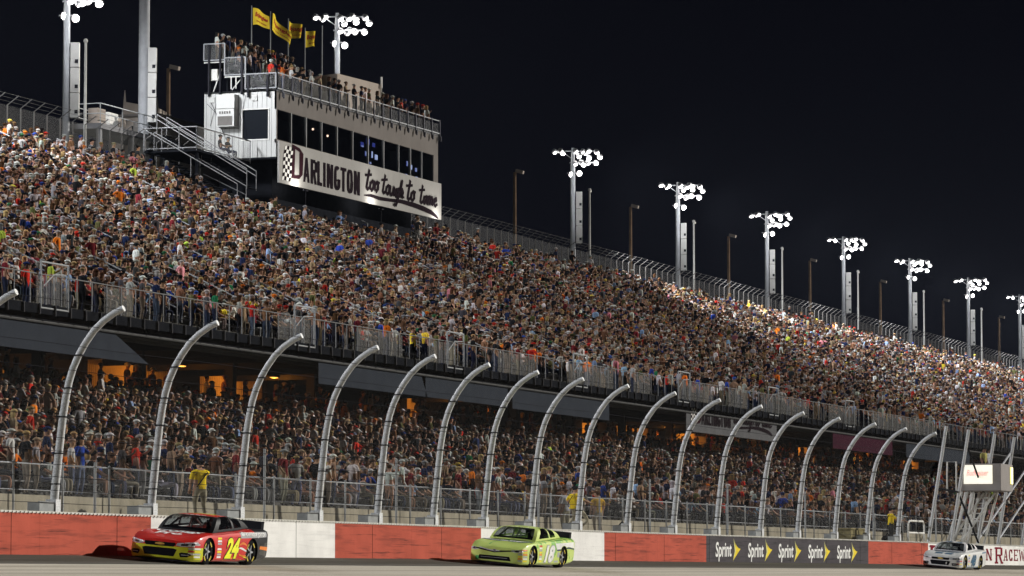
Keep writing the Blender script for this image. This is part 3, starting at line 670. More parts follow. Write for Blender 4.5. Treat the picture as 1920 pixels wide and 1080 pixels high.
def word_sign(S, tx, tz, sc, parent, base, y):
    """the painted track sign; S maps sign x,z to the board"""
    F = lambda polys: [[(tx + (a-194.3)*sc, tz + (b-23.8)*sc) for a, b in p] for p in polys]
    D = [[(196.0,24.25),(196.45,24.25),(196.55,26.17),(196.1,26.2)], [(196.45,25.98),(197.35,25.85),(197.2,26.08),(196.3,26.2)], [(196.45,24.25),(197.2,24.3),(197.3,24.55),(196.45,24.45)], [(197.15,24.3),(197.65,24.6),(197.75,25.8),(197.2,26.08)]]
    pol = F(D)
    sign_part('sign_initial', INKM, pol, .004, parent, base, y)
    letters = [('A',197.75,.95),('R',198.85,.88),('L',199.85,.72),('I',200.75,.38),('N',201.3,.95),('G',202.4,.92),('T',203.4,.9),('O',204.4,.92),('N',205.5,.95)]
    for ch, x, w_ in letters: sign_part('sign_letter', INK, F(sans(ch, x, 24.22, w_, 1.42, .36)), .004, parent, base, y)
    # chequered flag: slanting, waving rows
    blk, wh = [], []
    for i in range(4):
        for j in range(9):
            f = lambda a, b: (194.62 + a*.30 + b*.045 + .05*math.sin(b*.8), 23.98 + b*.222 + .05*math.sin(a*1.5) + a*.02)
            p = [f(i,j), f(i+1,j), f(i+1,j+1), f(i,j+1)]; (blk if (i+j) % 2 else wh).append(p)
    sign_part('sign_flag', INK, F(blk), .004, parent, base, y); sign_part('sign_flag_squares', WHITEP, F(wh), .004, parent, base, y)
    # brush script: strokes
    G = {'t': [[(.28,1.25),(.18,.6),(.12,.08),(.25,0),(.4,.12)], [(-.12,.88),(.55,1.0)]], 'o': [[(.3,.62),(.1,.45),(.08,.12),(.28,0),(.45,.2),(.42,.52),(.3,.62),(.55,.6)]],
         'u': [[(.05,.6),(.05,.1),(.22,0),(.42,.25),(.48,.62)], [(.48,.62),(.44,.08),(.6,.05)]], 'g': [[(.42,.55),(.15,.5),(.08,.15),(.25,.02),(.45,.3)], [(.47,.6),(.42,-.3),(.25,-.62),(.02,-.55)]],
         'h': [[(.25,1.2),(.12,.5),(.05,0)], [(.08,.3),(.3,.6),(.42,.45),(.4,.08),(.58,.05)]], 'a': [[(.42,.55),(.15,.5),(.07,.15),(.22,.02),(.42,.35)], [(.46,.6),(.43,.08),(.58,.05)]],
         'm': [[(.05,.6),(.03,0)], [(.05,.4),(.22,.62),(.3,.45),(.28,.02)], [(.3,.4),(.5,.62),(.56,.45),(.54,.06),(.68,.05)]], 'e': [[(.08,.3),(.38,.42),(.32,.62),(.12,.5),(.08,.15),(.25,0),(.5,.18)]]}
    adv = {'t': .42, 'o': .5, 'u': .6, 'g': .55, 'h': .6, 'a': .6, 'm': .72, 'e': .5}
    def script(word, x, z, s):
        pol = []
        for ch in word:
            for st in G[ch]:
                pts = [(x + (a + .14*b)*s, z + b*s*.66) for a, b in st]
                for (ax, az), (bx, bz) in zip(pts, pts[1:]):
                    dx, dz = bx-ax, bz-az; L = math.hypot(dx, dz) + 1e-6; ux, uz = dx/L, dz/L; e_ = .035*s
                    wd = s*(.065 + .045*abs(uz)); px, pz = -uz*wd, ux*wd*.8
                    pol.append([(ax-ux*e_-px, az-uz*e_-pz), (bx+ux*e_-px, bz+uz*e_-pz), (bx+ux*e_+px, bz+uz*e_+pz), (ax-ux*e_+px, az-uz*e_+pz)])
            x += adv[ch]*s
        return pol
    for word, x, z, s in (('too', 207.3, 24.72, 1.45), ('tough', 209.95, 24.74, 1.36), ('to', 214.1, 24.74, 1.45), ('tame', 216.3, 24.74, 1.34)):
        sign_part('sign_script', INK, F(script(word, x, z, s)), .004, parent, base, y)
    sw = [(207.1,24.32,.03),(208.2,24.40,.09),(209.6,24.36,.11),(211.2,24.42,.10),(213.2,24.52,.12),(215.2,24.50,.15),(217.0,24.42,.16),(218.4,24.30,.15),(219.3,24.12,.11),(219.6,24.02,.03)]
    pol = [[(a[0],a[1]-a[2]),(b[0],b[1]-b[2]),(b[0],b[1]+b[2]),(a[0],a[1]+a[2])] for a, b in zip(sw, sw[1:])]
    sign_part('sign_underline', INK, F(pol), .004, parent, base, y)
word_sign(None, 194.3, 23.8, 1.0, sign, (194.3, 83.8, 23.8), 83.8)
cl_ = [c for c in dban.children][0]
word_sign(None, 193.8, 9.52, .65, cl_, tuple(dban.location), 59.35)
# small lamps below the sign that wash it with light
for x in (196.5, 208.2, 219.2):
    mb = MB((x, 83.1, 23.55)); mb.box(x-.15, x+.15, 83.0, 83.2, 23.50, 23.58); mb.tube([(x, 83.1, 23.5), (x, 83.1, 22.6)], .02, 5); mb.build('sign_lamp', BLACKM, pb)
    ld = bpy.data.lights.new('sign_lamp', 'AREA'); ld.energy = 42; ld.size = .5; ld.color = (1, .97, .9)
    lo = bpy.data.objects.new('sign_lamp_bulb', ld); COL.objects.link(lo); lo.parent = pb; lo.location = Vector((x, 83.1, 23.62)) - pb.location; lo.rotation_euler = (R(180-32), 0, 0)
# roof hut
HUT = paint('hut_tan', (.36, .31, .27), .7, 0, .08, 1)
mb = MB((206.9, 85.6, 29.3)); mb.add([(207.0,85.5,29.2),(214.0,85.5,29.2),(214.0,88.3,29.2),(207.0,88.3,29.2),(207.0,85.5,31.75),(214.0,85.5,31.95),(214.0,88.3,31.7),(207.0,88.3,31.55)], [(0,3,2,1),(4,5,6,7),(0,1,5,4),(1,2,6,5),(2,3,7,6),(3,0,4,7)])
hut = mb.build('roof_hut', HUT, pb)
mb = MB((206.9, 85.6, 29.3)); mb.box(206.93, 206.99, 85.7, 86.6, 29.3, 30.7); o = mb.build('door', WHITEP); o.parent = hut; o.matrix_parent_inverse = Matrix.Translation(-Vector((206.9, 85.6, 29.3)))
mb = MB((213.9, 85.4, 31.3)); mb.tube([(213.9, 85.4, 29.3), (213.9, 85.4, 32.3)], .035, 6); mb.box(213.84, 213.96, 85.35, 85.45, 31.7, 32.4); mb.build('antenna', WHITEP, pb)

# ---- flags on the roof
FY = paint('flag_yellow', (.70, .52, .04), .7, 0, .12, 3); FR = paint('flag_red', (.38, .03, .03), .7)
def flag(x, ztop, label, amp, drop, length, ph):
    zf = ztop - .15
    o = empty('flag', (x, 88.3, 29.3), label, 'flag', 'yellow flags flying above the press box')
    mb = MB((x, 88.3, 29.3)); mb.tube([(x, 88.3, 29.3), (x, 88.3, ztop)], [.04, .028], 8); mb.build('flagpole', ALU, o, smooth=True)
    H = 1.02
    def W(u, v, off=0):   # u along the fly, v 0..1 down the hoist
        s = u*length; c = max(0, 1 - .25*u)
        xx = x + .05 + s*math.cos(drop*u*.8)*.95; zz = zf - v*H*c - math.sin(drop*u)*s*.8 + .05*math.sin(5*u + ph)
        yy = 88.25 - amp*math.sin(6.5*u + ph + v*.8)*(.3+u) - u*.3
        return (xx, yy + off, zz)
    NU, NV = 16, 8; mb = MB((x, 88.3, 29.3))
    for off in (-.004, .004):
        n = len(mb.v); 
        mb.add([W(i/NU, j/NV, off) for i in range(NU+1) for j in range(NV+1)], [(i*(NV+1)+j, i*(NV+1)+j+1, (i+1)*(NV+1)+j+1, (i+1)*(NV+1)+j) for i in range(NU) for j in range(NV)])
    cloth = mb.build('flag_cloth', FY, o, smooth=True)
    for txt, m, u0, u1, v0, v1 in (('Bojangles', FR, .12, .93, .22, .60), ('famous chicken', FR, .2, .85, .72, .82)):
        v, f = fit_text(txt, 1, 1, offset=.03 if m is FR else 0, shear=.25)
        mb = MB((x, 88.3, 29.3)); mb.add([W(u0 + a*(u1-u0), v1 - b*(v1-v0) + .10*a*0, -.014) for a, b in v], f)
        q = mb.build('flag_lettering', m); q.parent = cloth; q.matrix_parent_inverse = Matrix.Translation(-Vector((x, 88.3, 29.3)))
flag(200.5, 35.1, 'yellow flag with red lettering on the leftmost roof pole, spread out flat', .06, .18, 1.75, .3)
flag(203.3, 35.15, 'yellow flag with red lettering on the second pole, twisted and drooping', .26, .75, 2.1, 1.9)
flag(206.0, 35.1, 'yellow flag with red lettering on the third pole, hanging half folded', .22, .25, 1.2, 3.1)
flag(208.6, 34.9, 'yellow flag with red lettering on the fourth pole, nearest the lamp mast', .18, .12, 1.1, 4.4)
o = empty('flagpole', (211.3, 88.3, 29.3), 'thin bare grey pole on the roof right of the yellow flags', 'pole')
mb = MB((211.3, 88.3, 29.3)); mb.tube([(211.3, 88.3, 29.3), (211.3, 88.3, 35.4)], .035, 8); mb.build('pole_shaft', GALV, o)

# ---- balcony and stairs left of the press box
STAIRM = paint('stair_rail_grey', (.22, .22, .225), .7)
bal = empty('viewing_balcony', (190, 86, 25), 'small railed balcony with mesh panels left of the white press box', 'balcony')
mb = MB((190, 86, 25)); mb.box(186.5, 193.9, 85.4, 88.6, 24.85, 24.97); mb.build('balcony_floor', DARKP, bal)
for (a, b) in (((186.5, 85.4), (186.5, 88.6)), ((186.5, 85.4), (193.8, 85.4))):
    mb = MB((190, 86, 25))
    for z in (25.05, 26.2): mb.tube([(*a, z), (*b, z)], .035, 6)
    for q in (0, .33, .66, 1): xx = a[0]+(b[0]-a[0])*q; yy = a[1]+(b[1]-a[1])*q; mb.tube([(xx, yy, 24.9), (xx, yy, 26.2)], .03, 6)
    mb.build('balcony_rail', STAIRM, bal)
mb = MB((190, 86, 25))
for x, y in ((187, 85.6), (193.4, 85.6), (187, 88.3)): mb.box(x-.08, x+.08, y-.08, y+.08, 21.5, 24.86)
mb.build('balcony_leg', DARKP, bal)
strip_mesh('balcony_mesh', [(85.42, 25.05), (85.42, 26.2)], 186.5, 193.8, RAILM, bal)
st = empty('stairway', (189, 86, 24), 'steep stairway with double white handrails descending beside the balcony', 'stairs')
for x in (188.6, 189.9):
    mb = MB((x, 86, 24))
    for dz in (0, -.28): mb.tube([(x, 88.8, 27.25+dz), (x, 83.3, 24.0+dz)], .028, 6)
    for q in (0, .5, 1): y = 88.8-5.5*q; z = 27.25-3.25*q; mb.tube([(x, y, z-1.1), (x, y, z)], .02, 6)
    mb.build('stair_rail', STAIRM, st)
mb = MB((189, 86, 24))
for k in range(20): y = 88.6 - k*.275; z = 26.1 - k*.163; mb.box(188.65, 189.85, y-.14, y+.14, z-.04, z)
mb.build('stair_treads', DARKP, st)
st2 = empty('stairway', (181.5, 86, 24), 'second stairway with single white handrails nearer the left, below the rear fence', 'stairs')
for x in (186.2, 187.4):
    mb = MB((x, 86, 24)); mb.tube([(x, 88.4, 26.1), (x, 82.8, 22.9)], .028, 6)
    for q in (0, .5, 1): y = 88.4-5.6*q; z = 26.1-3.2*q; mb.tube([(x, y, z-1.1), (x, y, z)], .02, 6)
    mb.build('stair_rail', STAIRM, st2)
mb = MB((181.5, 86, 24))
for k in range(19): y = 88.2 - k*.29; z = 25.0 - k*.165; mb.box(186.25, 187.35, y-.14, y+.14, z-.04, z)
mb.build('stair_treads', DARKP, st2)
# rear concourse building and lift platform
rb = empty('rear_building', (196, 93, 20), 'low tan building behind the balcony left of the press box', 'building')
mb = MB((196, 93, 20)); mb.box(192.5, 204.5, 90.6, 93.5, 15, 27.72); mb.build('wall', HUT, rb)
mb = MB((196, 93, 20)); mb.box(192.4, 204.6, 90.5, 93.6, 27.72, 27.86); mb.build('roof_edge', FAC, rb)
mb = MB((196, 93, 20)); mb.box(192.46, 192.5, 91.2, 92.2, 25.2, 27.2); mb.build('door', DARKP, rb)
lp = empty('equipment_platform', (188, 91.5, 26), 'raised steel equipment platform with railings and cabinets behind the rear fence', 'platform')
PLT = paint('platform_grey', (.20, .20, .21), .6, .2)
mb = MB((188, 91.5, 26)); mb.box(184.6, 193.2, 90.3, 92.6, 26.1, 26.4)
for x in (184.8, 188.8, 193.0):
    for y in (90.5, 92.4): mb.box(x-.12, x+.12, y-.12, y+.12, 10, 26.1)
mb.build('platform_deck', PLT, lp)
mb = MB((188, 91.5, 26))
for z in (26.95, 27.5):
    for a, b in (((184.7,90.4),(193.1,90.4)), ((184.7,90.4),(184.7,92.5)), ((193.1,90.4),(193.1,92.5)), ((184.7,92.5),(193.1,92.5))): mb.tube([(*a, z), (*b, z)], .03, 5)
for x in (184.7, 187.5, 190.3, 193.1):
    for y in (90.4, 92.5): mb.tube([(x, y, 26.4), (x, y, 27.5)], .03, 5)
mb.build('platform_rail', ALU, lp)
for (x, y, w_, h_, m) in ((185.9, 91.2, .5, .95, HUT), (187.6, 91.3, .6, .9, WHITEP), (188.7, 91.3, .5, .7, HUT), (191.9, 91.3, .5, .9, ACD)):
    mb = MB((x, y, 26.4)); mb.box(x-w_, x+w_, y-.3, y+.3, 26.4, 26.4+h_); mb.box(x-w_+.08, x+w_-.08, y-.32, y-.3, 26.5, 26.4+h_-.15); mb.build('cabinet', m, lp, bevel=.02)
tw = empty('lift_tower', (194.3, 92.3, 20), 'tan box tower with two pointed corners rising behind the rear fence', 'tower')
mb = MB((194.3, 92.3, 20)); mb.add([(x_, y_, 15) for x_, y_ in ((193.4,91.0),(195.2,91.0),(195.2,93.2),(193.4,93.2))] + [(193.4,91.0,28.3),(195.2,91.0,28.1),(195.2,93.2,28.6),(193.4,93.2,28.75)], [(0,3,2,1),(4,5,6,7),(0,1,5,4),(1,2,6,5),(2,3,7,6),(3,0,4,7)]); mb.build('wall', HUT, tw)
mb = MB((194.3, 92.3, 20)); mb.tube([(193.4,93.1,28.6),(193.4,93.1,29.4)], [.1, .02], 5); mb.tube([(193.4,91.05,28.2),(193.4,91.05,28.9)], [.1, .02], 5); mb.build('corner_spike', HUT, tw)

# ================================================================ FLOODLIGHT MASTS
MASTM = paint('mast_galvanized', (.36, .37, .39), .6, .0, .1, 2); BOXM = paint('ballast_box', (.55, .54, .52), .6, 0, .05, 2)
HEADM = paint('lamp_housing', (.25, .25, .26), .4, .5)
LITM = emit('floodlight_lamp', (1.0, .97, .93), 26)
def lamp_head(mb_h, mb_l, c, aim, r=.22):
    c = Vector(c); aim = Vector(aim).normalized(); a = aim.orthogonal().normalized(); b = aim.cross(a); n = 10
    rings = []
    for (d, rr) in ((-.30, .07), (-.22, .15), (-.08, .24), (0, r)):
        rings.append([c + aim*d + rr*(math.cos(2*math.pi*k/n)*a + math.sin(2*math.pi*k/n)*b) for k in range(n)])
    vs_ = [v for rg in rings for v in rg]; fs = [(i*n+k, i*n+(k+1) % n, (i+1)*n+(k+1) % n, (i+1)*n+k) for i in range(3) for k in range(n)]; fs.append(tuple(range(n)))
    mb_h.add(vs_, fs)
    # domed glowing lens
    vs2 = [c + aim*.02 + r*.96*(math.cos(2*math.pi*k/n)*a + math.sin(2*math.pi*k/n)*b) for k in range(n)] + [c + aim*.10 + r*.6*(math.cos(2*math.pi*k/n)*a + math.sin(2*math.pi*k/n)*b) for k in range(n)] + [c + aim*.13]
    mb_l.add(vs2, [(k, (k+1) % n, n+(k+1) % n, n+k) for k in range(n)] + [(n+k, n+(k+1) % n, 2*n) for k in range(n)])
arm = Vector((.33, -.94, 0))
def mast(x, y, ztop, label, box=(26.6, 30.8), power=37000, rad=.22, lit=True, zb=10):
    o = empty('floodlight_mast', (x, y, zb), label, 'floodlight mast', 'floodlight masts behind the grandstand')
    mb = MB((x, y, zb)); mb.tube([(x, y, zb), (x, y, ztop-1.9), (x, y, ztop)], [rad*1.1, rad*.85, rad*.55], 12); mb.build('mast_pole', MASTM, o, smooth=True)
    if box:
        mb = MB((x, y, zb)); bx = x + arm.x*.48; by = y + arm.y*.48
        zs = [box[0] + (box[1]-box[0])*k/3 for k in range(4)]
        for a, b in zip(zs, zs[1:]): mb.obox((bx, by, (a+b)/2+.01), arm*.24, Vector((arm.y, -arm.x, 0))*.2, (0, 0, (b-a)/2-.02))
        bo = mb.build('ballast_box', BOXM, o)
        mb = MB((x, y, zb)); nrm = Vector((-.94, -.33, 0))
        for a in zs[:3]: mb.obox(Vector((bx, by, a+.35)) + nrm*.2 + arm*.1, arm*.09, nrm*.02, (0, 0, .1))
        q = mb.build('box_handle', BLACKM, bo)
    if not lit: return o
    P = Vector((x, y, 0)); ca = MB((x, y, zb)); 
    for z, a, b in ((ztop-.25, -1.6, 1.75), (ztop-1.15, -.25, 1.7), (ztop-1.95, -.45, .45)):
        ca.tube([P + arm*a + Vector((0,0,z)), P + arm*b + Vector((0,0,z))], .05, 6)
    ca.tube([P + arm*-.9 + Vector((0,0,ztop-.25)), P + Vector((0,0,ztop-.9))], .03, 5); ca.build('crossarm', MASTM, o)
    aims = [Vector((-.22, -.4, -.9)), Vector((.35, -.6, -.7)), Vector((-.5, -.35, -.85)), Vector((.1, -.5, -.8))]
    for z, offs in ((ztop-.25, (-1.55, -1.2, -.85, .15, .5, .85, 1.2, 1.6)), (ztop-1.15, (.05, .4, .75, 1.1, 1.5)), (ztop-1.95, (-.28, .2))):
        for i, a in enumerate(offs):
            h, l = MB((x, y, zb)), MB((x, y, zb)); c = P + arm*a + Vector((0, -.18 - .15*math.sin(i*1.9), z - .12 + .09*math.sin(i*2.3 + x)))
            lamp_head(h, l, c, aims[i % 4] if z > ztop-1.5 else Vector((-.6, -.6, -.35)), .22 if z < ztop-1.5 else .16 + .06*abs(math.sin(i*3.1 + x)))
            ho = h.build('lamp_head', HEADM, o, smooth=True); l.build('lamp_lens', LITM, ho)
            if z > ztop-1 and i > 2 and i % 2: 
                h, l = MB((x, y, zb)), MB((x, y, zb)); lamp_head(h, l, c + Vector((0, -.1, -.38)) + arm*.15, aims[(i+1) % 4], .19); ho = h.build('lamp_head', HEADM, o, smooth=True); l.build('lamp_lens', LITM, ho)
    if power:
        ld = bpy.data.lights.new('floodlight', 'SPOT'); ld.energy = power; ld.spot_size = R(142); ld.spot_blend = 1.0; ld.shadow_soft_size = .9; ld.color = (.93, .96, 1)
        so = bpy.data.objects.new('floodlight_beam', ld); COL.objects.link(so); so.parent = o; so.location = (arm.x*.6, arm.y*.6 - 1.3, ztop - 1.2 - zb)
        so.rotation_euler = Vector((-.45, .75, .46)).to_track_quat('Z', 'Y').to_euler()
    pl = bpy.data.lights.new('mast_fill', 'POINT'); pl.energy = 420; pl.shadow_soft_size = .2; pl.color = (.95, .97, 1)  # added fill light without a fitting, brightens the pole and ballast box
    po = bpy.data.objects.new('mast_fill_point', pl); COL.objects.link(po); po.parent = o; po.location = (-1.1, -1.5, ztop - 2.6 - zb)
    return o
mast(183.7, 92, 34.25, 'floodlight mast at the top left corner of the picture, left of the press box', power=9000)
mast(222.66, 92, 38.0, 'floodlight mast directly behind the press box roof, beside the yellow flags', None, power=9000)
names = ['nearest floodlight mast in the row right of the press box', 'second floodlight mast in the row right of the press box', 'third floodlight mast right of the press box', 'fourth floodlight mast right of the press box',
         'fifth floodlight mast right of the press box', 'sixth floodlight mast right of the press box', 'farthest floodlight mast at the right edge of the picture']
for i, nm in enumerate(names): mast(270.15 + 27.22*i, 92, 34.3 + .04*i, nm, (26.9, 30.9))
for i, x in enumerate((156.5, 129.3, 102, 75, 48, 21)): mast(x, 92, 34.2, 'floodlight mast standing beyond the left edge of the picture', power=27000)
o = mast(191.5, 91.0, 46, 'thick dark mast with tall grey box rising out of the picture top', (27.2, 31.5), 0, .33, lit=False)
for i in range(7):
    x = 266.45 + 26.95*i if i else 266.45
    names = ['first', 'second', 'third', 'fourth', 'fifth', 'sixth', 'seventh']
    o = empty('slim_pole', (x, 89.4, 12), names[i] + ' slim white pole right of the press box, between two floodlight masts', 'pole', 'slim white poles among the masts')
    mb = MB((x, 89.4, 12)); mb.tube([(x, 89.4, 12), (x, 89.4, 30.5)], [.12, .07], 8); mb.build('pole_shaft', WHITEP, o, smooth=True)
    mb = MB((x, 89.4, 30.5)); mb.sphere((x, 89.4, 30.6), .13, 8, 6); mb.box(x, x+.3 if i % 2 == 0 else x+.45, 89.35, 89.45, 30.45, 30.6); mb.build('camera_head', WHITEP, o)
o = empty('slim_pole', (180.8, 89.4, 12), 'slim white pole with ball head between the two leftmost masts', 'pole', 'slim white poles among the masts')
mb = MB((180.8, 89.4, 12)); mb.tube([(180.8, 89.4, 12), (180.8, 89.4, 30.3)], [.12, .07], 8); mb.build('pole_shaft', WHITEP, o, smooth=True)
mb = MB((180.8, 89.4, 30.3)); mb.sphere((180.8, 89.4, 30.38), .13, 8, 6); mb.build('camera_head', WHITEP, o)
WOODP = paint('brown_pole', (.22, .15, .10), .8, 0, .2, 2)
for i, x in enumerate((201.2, 262.5, 290.7, 319.1, 346.7, 374.3, 402.6, 431.2)):
    nm = 'brown street lamp pole just left of the press box, unlit' if i == 0 else ['first','second','third','fourth','fifth','sixth','seventh'][i-1] + ' brown unlit lamp pole right of the press box'
    o = empty('lamp_pole', (x, 94, 10), nm, 'lamp pole', 'unlit brown lamp poles behind the stand')
    mb = MB((x, 94, 10)); mb.tube([(x, 94, 10), (x, 94, 31.7)], [.2, .12], 8); mb.build('pole_shaft', WOODP, o, smooth=True)
    mb = MB((x, 94, 31.7)); mb.obox((x+.12, 93.65, 31.75), (.16,0,0), (0,.3,.08), (0,-.03,.12)); mb.build('lamp_head', HUT, o, bevel=.03)

# ================================================================ FLAG STAND (starter's gantry)
fs_ = empty('flag_stand', (198, 44, 3.2), 'white starter stand on tubular legs with a glowing advertising panel', 'flag stand')
mb = MB((198, 44, 3.2)); mb.box(196.2, 199.2, 42.75, 44.9, 6.05, 7.5); mb.build('stand_box', paint('stand_panel', (.30, .28, .27), .7, 0, .06, 1.5), fs_, bevel=.03)
mb = MB((198, 44, 3.2)); mb.box(196.13, 196.19, 43.2, 44.75, 6.42, 7.42)
pn = mb.build('lit_panel', emit('panel_glow', (1.0, .95, .74), .62), fs_)
v, f = fit_text('Budweiser', 1.2, .32, offset=.02, shear=.35)
mb = MB((0, 0, 0)); mb.add([(196.12, 44.6 - a, 6.85 + b) for a, b in v], f); o = mb.build('panel_lettering', emit('panel_red', (.9, .10, .06), .7)); o.parent = pn; o.matrix_parent_inverse = Matrix.Translation(-Vector((198, 44, 3.2)))
mb = MB((198, 44, 3.2)); mb.box(198.5, 199.0, 42.69, 42.74, 6.45, 7.35); mb.build('side_lit_panel', emit('panel_yellow', (1, .9, .25), .9), fs_)
for k, (xt, yt, xb_, yb_) in enumerate([(196.4,44.9,195.2,45.5), (196.4,44.6,195.6,45.2), (196.5,44.3,195.9,44.9), (197.2,44.9,196.4,45.4), (197.4,44.2,197.1,44.8), (198.2,44.8,198.0,45.2), (198.6,43.9,198.4,44.6), (199.2,44.9,199.3,45.3), (199.2,43.6,199.2,44.4)]):
    mb = MB((198, 44, 3.2)); mb.tube([(xt, yt, 6.0), (xb_, yb_, 3.15)], .065, 8); mb.build('leg', WHITEP, fs_, smooth=True)
for k, y in enumerate((43.3, 43.9)):
    mb = MB((198, 44, 3.2)); mb.tube([(197.2, y, 5.95), (195.6, y+1.55, 3.2)], .06, 8); mb.build('ladder_rail', WHITEP, fs_, smooth=True)
mb = MB((198, 44, 3.2))
for q in range(1, 10): f = q/10; mb.tube([(197.2-1.6*f, 43.3+1.55*f, 5.95-2.75*f), (197.2-1.6*f, 43.9+1.55*f, 5.95-2.75*f)], .03, 6)
mb.build('ladder_rungs', WHITEP, fs_)
mb = MB((198, 44, 3.2)); mb.tube([(195.9, 45.1, 6.0), (195.9, 45.1, 7.6), (195.9, 45.6, 7.6), (195.9, 45.6, 6.0)], .05, 8); mb.build('side_rail', WHITEP, fs_)
gt = empty('fence_gate_frame', (195, 44.5, 3.2), 'dark steel cross braced gate frame in front of the starter stand', 'gate')
for a, b in (((191.9,44.45,3.3),(191.9,43.6,8.9)), ((191.9,43.7,8.6),(198.2,44.1,5.9)), ((191.9,44.1,5.9),(198.2,44.45,3.3)), ((186.8,44.1,6.0),(191.9,44.1,5.9)), ((198.2,44.1,6.1),(203.2,43.7,8.3)), ((198.2,44.5,3.4),(209.5,43.6,8.4)), ((203.2,44.45,3.5),(209.5,44.0,6.2))):
    mb = MB((195, 44.5, 3.2)); mb.tube([a, b], .055, 8); mb.build('brace', GALV if a[0] > 192.5 else DARKP, gt, smooth=True)
# odds and ends on the walkway
BOXM2 = paint('box_olive', (.22, .19, .10), .8, 0, .3, 6)
o = empty('storage_crate', (173.4, 44.9, 3.15), 'olive wooden storage crate on the walkway behind the charcoal wall', 'crate')
mb = MB((173.4, 44.9, 3.15)); mb.box(171.6, 174.7, 44.6, 45.3, 3.15, 3.72); mb.build('crate_body', BOXM2, o, bevel=.02)
mb = MB((173.4, 44.9, 3.15)); mb.box(171.5, 174.8, 44.55, 45.35, 3.72, 3.79)
for x in (172.2, 173.1, 174.1): mb.box(x-.06, x+.06, 44.57, 44.6, 3.2, 3.72)
mb.build('crate_lid', BOXM2, o)
o = empty('barrier_rail', (186, 44.9, 3.15), 'white looped tube barrier on the walkway left of the starter stand', 'barrier')
mb = MB((186, 44.9, 3.15)); mb.tube([(184.2,44.9,3.15),(184.2,44.9,4.15),(184.5,44.9,4.3),(187.3,44.9,4.3),(187.6,44.9,4.15),(187.6,44.9,3.15)], .05, 8); mb.tube([(184.2,44.9,3.7),(187.6,44.9,3.7)], .05, 8); mb.build('barrier_loop', WHITEP, o, smooth=True)
for i, (x, lab) in enumerate(((179.5, 'black equipment bags on the walkway below the marshal near the gate'), (137.4, 'dark equipment case on the walkway right of the crouching marshal'))):
    o = empty('equipment_bag', (x, 44.8, 3.15), lab, 'bag'); mb = MB((x, 44.8, 3.15))
    mb.sphere((x, 44.8, 3.33), .45, 12, 8, (1.6, .6, .42)); mb.tube([(x-.4, 44.8, 3.48), (x, 44.8, 3.62), (x+.4, 44.8, 3.48)], .03, 6); mb.build('bag_body', RUBBER, o, smooth=True)
# ================================================================ RACE CARS
def lerp(a, b, t): return a + (b-a)*t
ST = [  # x, half width, z bottom, z side mid, z shoulder, fender top z, hood z, centre z
 (0.00, .50, .13, .34, .47, .53, .55, .56), (0.05, .74, .10, .33, .49, .56, .59, .605), (0.20, .90, .08, .34, .53, .61, .64, .655), (0.50, .965, .08, .38, .64, .735, .715, .72),
 (0.95, .99, .09, .45, .71, .805, .765, .77), (1.35, .985, .10, .46, .72, .815, .81, .815), (1.75, .965, .10, .46, .73, .83, .86, .86), (2.4, .955, .10, .46, .77, .87, .90, .90),
 (3.1, .965, .10, .48, .80, .90, .93, .93), (3.6, .985, .11, .50, .83, .935, .95, .96), (4.1, .985, .12, .52, .84, .955, .97, .98), (4.6, .965, .16, .54, .84, .965, .985, .99), (4.88, .93, .20, .54, .84, .96, .985, .99), (4.95, .90, .24, .54, .82, .94, .965, .97)]
WX = (0.98, 3.77)
def car_shell():
    """closed lower body with wheel openings -> mesh (car frame: nose at x=0, tail +x, left side -y)"""
    def ring(s):
        x, w, zb, zm, zs, zf, zh, zc = s; tk = .05
        h = [(0, zb), (w*.6, zb), (w*.93, zb), (w*.985, zb+.05), (w, (zb+zm)/2), (w, zm), (w*.99, zs), (w*.955, (zs+zf)/2+.015), (w*.86, zf), (w*.70, (zf+zh)/2+.005), (w*.45, zh), (0, zc)]
        return [(x, -y, z) for y, z in h] + [(x, y, z) for y, z in reversed(h[1:-1])]
    # finer interpolation along the length (Catmull-Rom)
    S = []
    for i in range(len(ST)-1):
        p0 = ST[max(i-1, 0)]; p1 = ST[i]; p2 = ST[i+1]; p3 = ST[min(i+2, len(ST)-1)]; n = 1 if p2[0]-p1[0] < .1 else 4
        for k in range(n):
            t = k/n; S.append(tuple(p1[j] if j and n == 1 else (lerp(p1[0], p2[0], t) if j == 0 else .5*((2*p1[j]) + (-p0[j]+p2[j])*t + (2*p0[j]-5*p1[j]+4*p2[j]-p3[j])*t*t + (-p0[j]+3*p1[j]-3*p2[j]+p3[j])*t**3)) for j in range(8)))
    S.append(ST[-1]); rings = [ring(s) for s in S]; n = len(rings[0])
    bm = bmesh.new(); V = [[bm.verts.new(v) for v in rg] for rg in rings]
    for i in range(len(V)-1):
        for k in range(n): bm.faces.new((V[i][k], V[i][(k+1) % n], V[i+1][(k+1) % n], V[i+1][k]))
    bm.faces.new(V[0][::-1]); bm.faces.new(V[-1])
    bmesh.ops.recalc_face_normals(bm, faces=bm.faces); me = bpy.data.meshes.new('body'); bm.to_mesh(me); bm.free()
    ob = bpy.data.objects.new('tmp_body', me); COL.objects.link(ob)
    cut = MB(); 
    for x in WX:
        for s in (-1, 1): cut.tube([(x, s*.60, .352), (x, s*1.3, .352)], .375, 32)
    co = cut.build('tmp_cut', GALV)
    b = ob.modifiers.new('b', 'BOOLEAN'); b.operation = 'DIFFERENCE'; b.object = co; b.solver = 'EXACT'
    dg = bpy.context.evaluated_depsgraph_get(); out = bpy.data.meshes.new_from_object(ob.evaluated_get(dg))
    bpy.data.objects.remove(ob); bpy.data.objects.remove(co)
    for p in out.polygons: p.use_smooth = True
    out.set_sharp_from_angle(angle=R(32)); out.materials.clear(); return out
SHELL = car_shell()
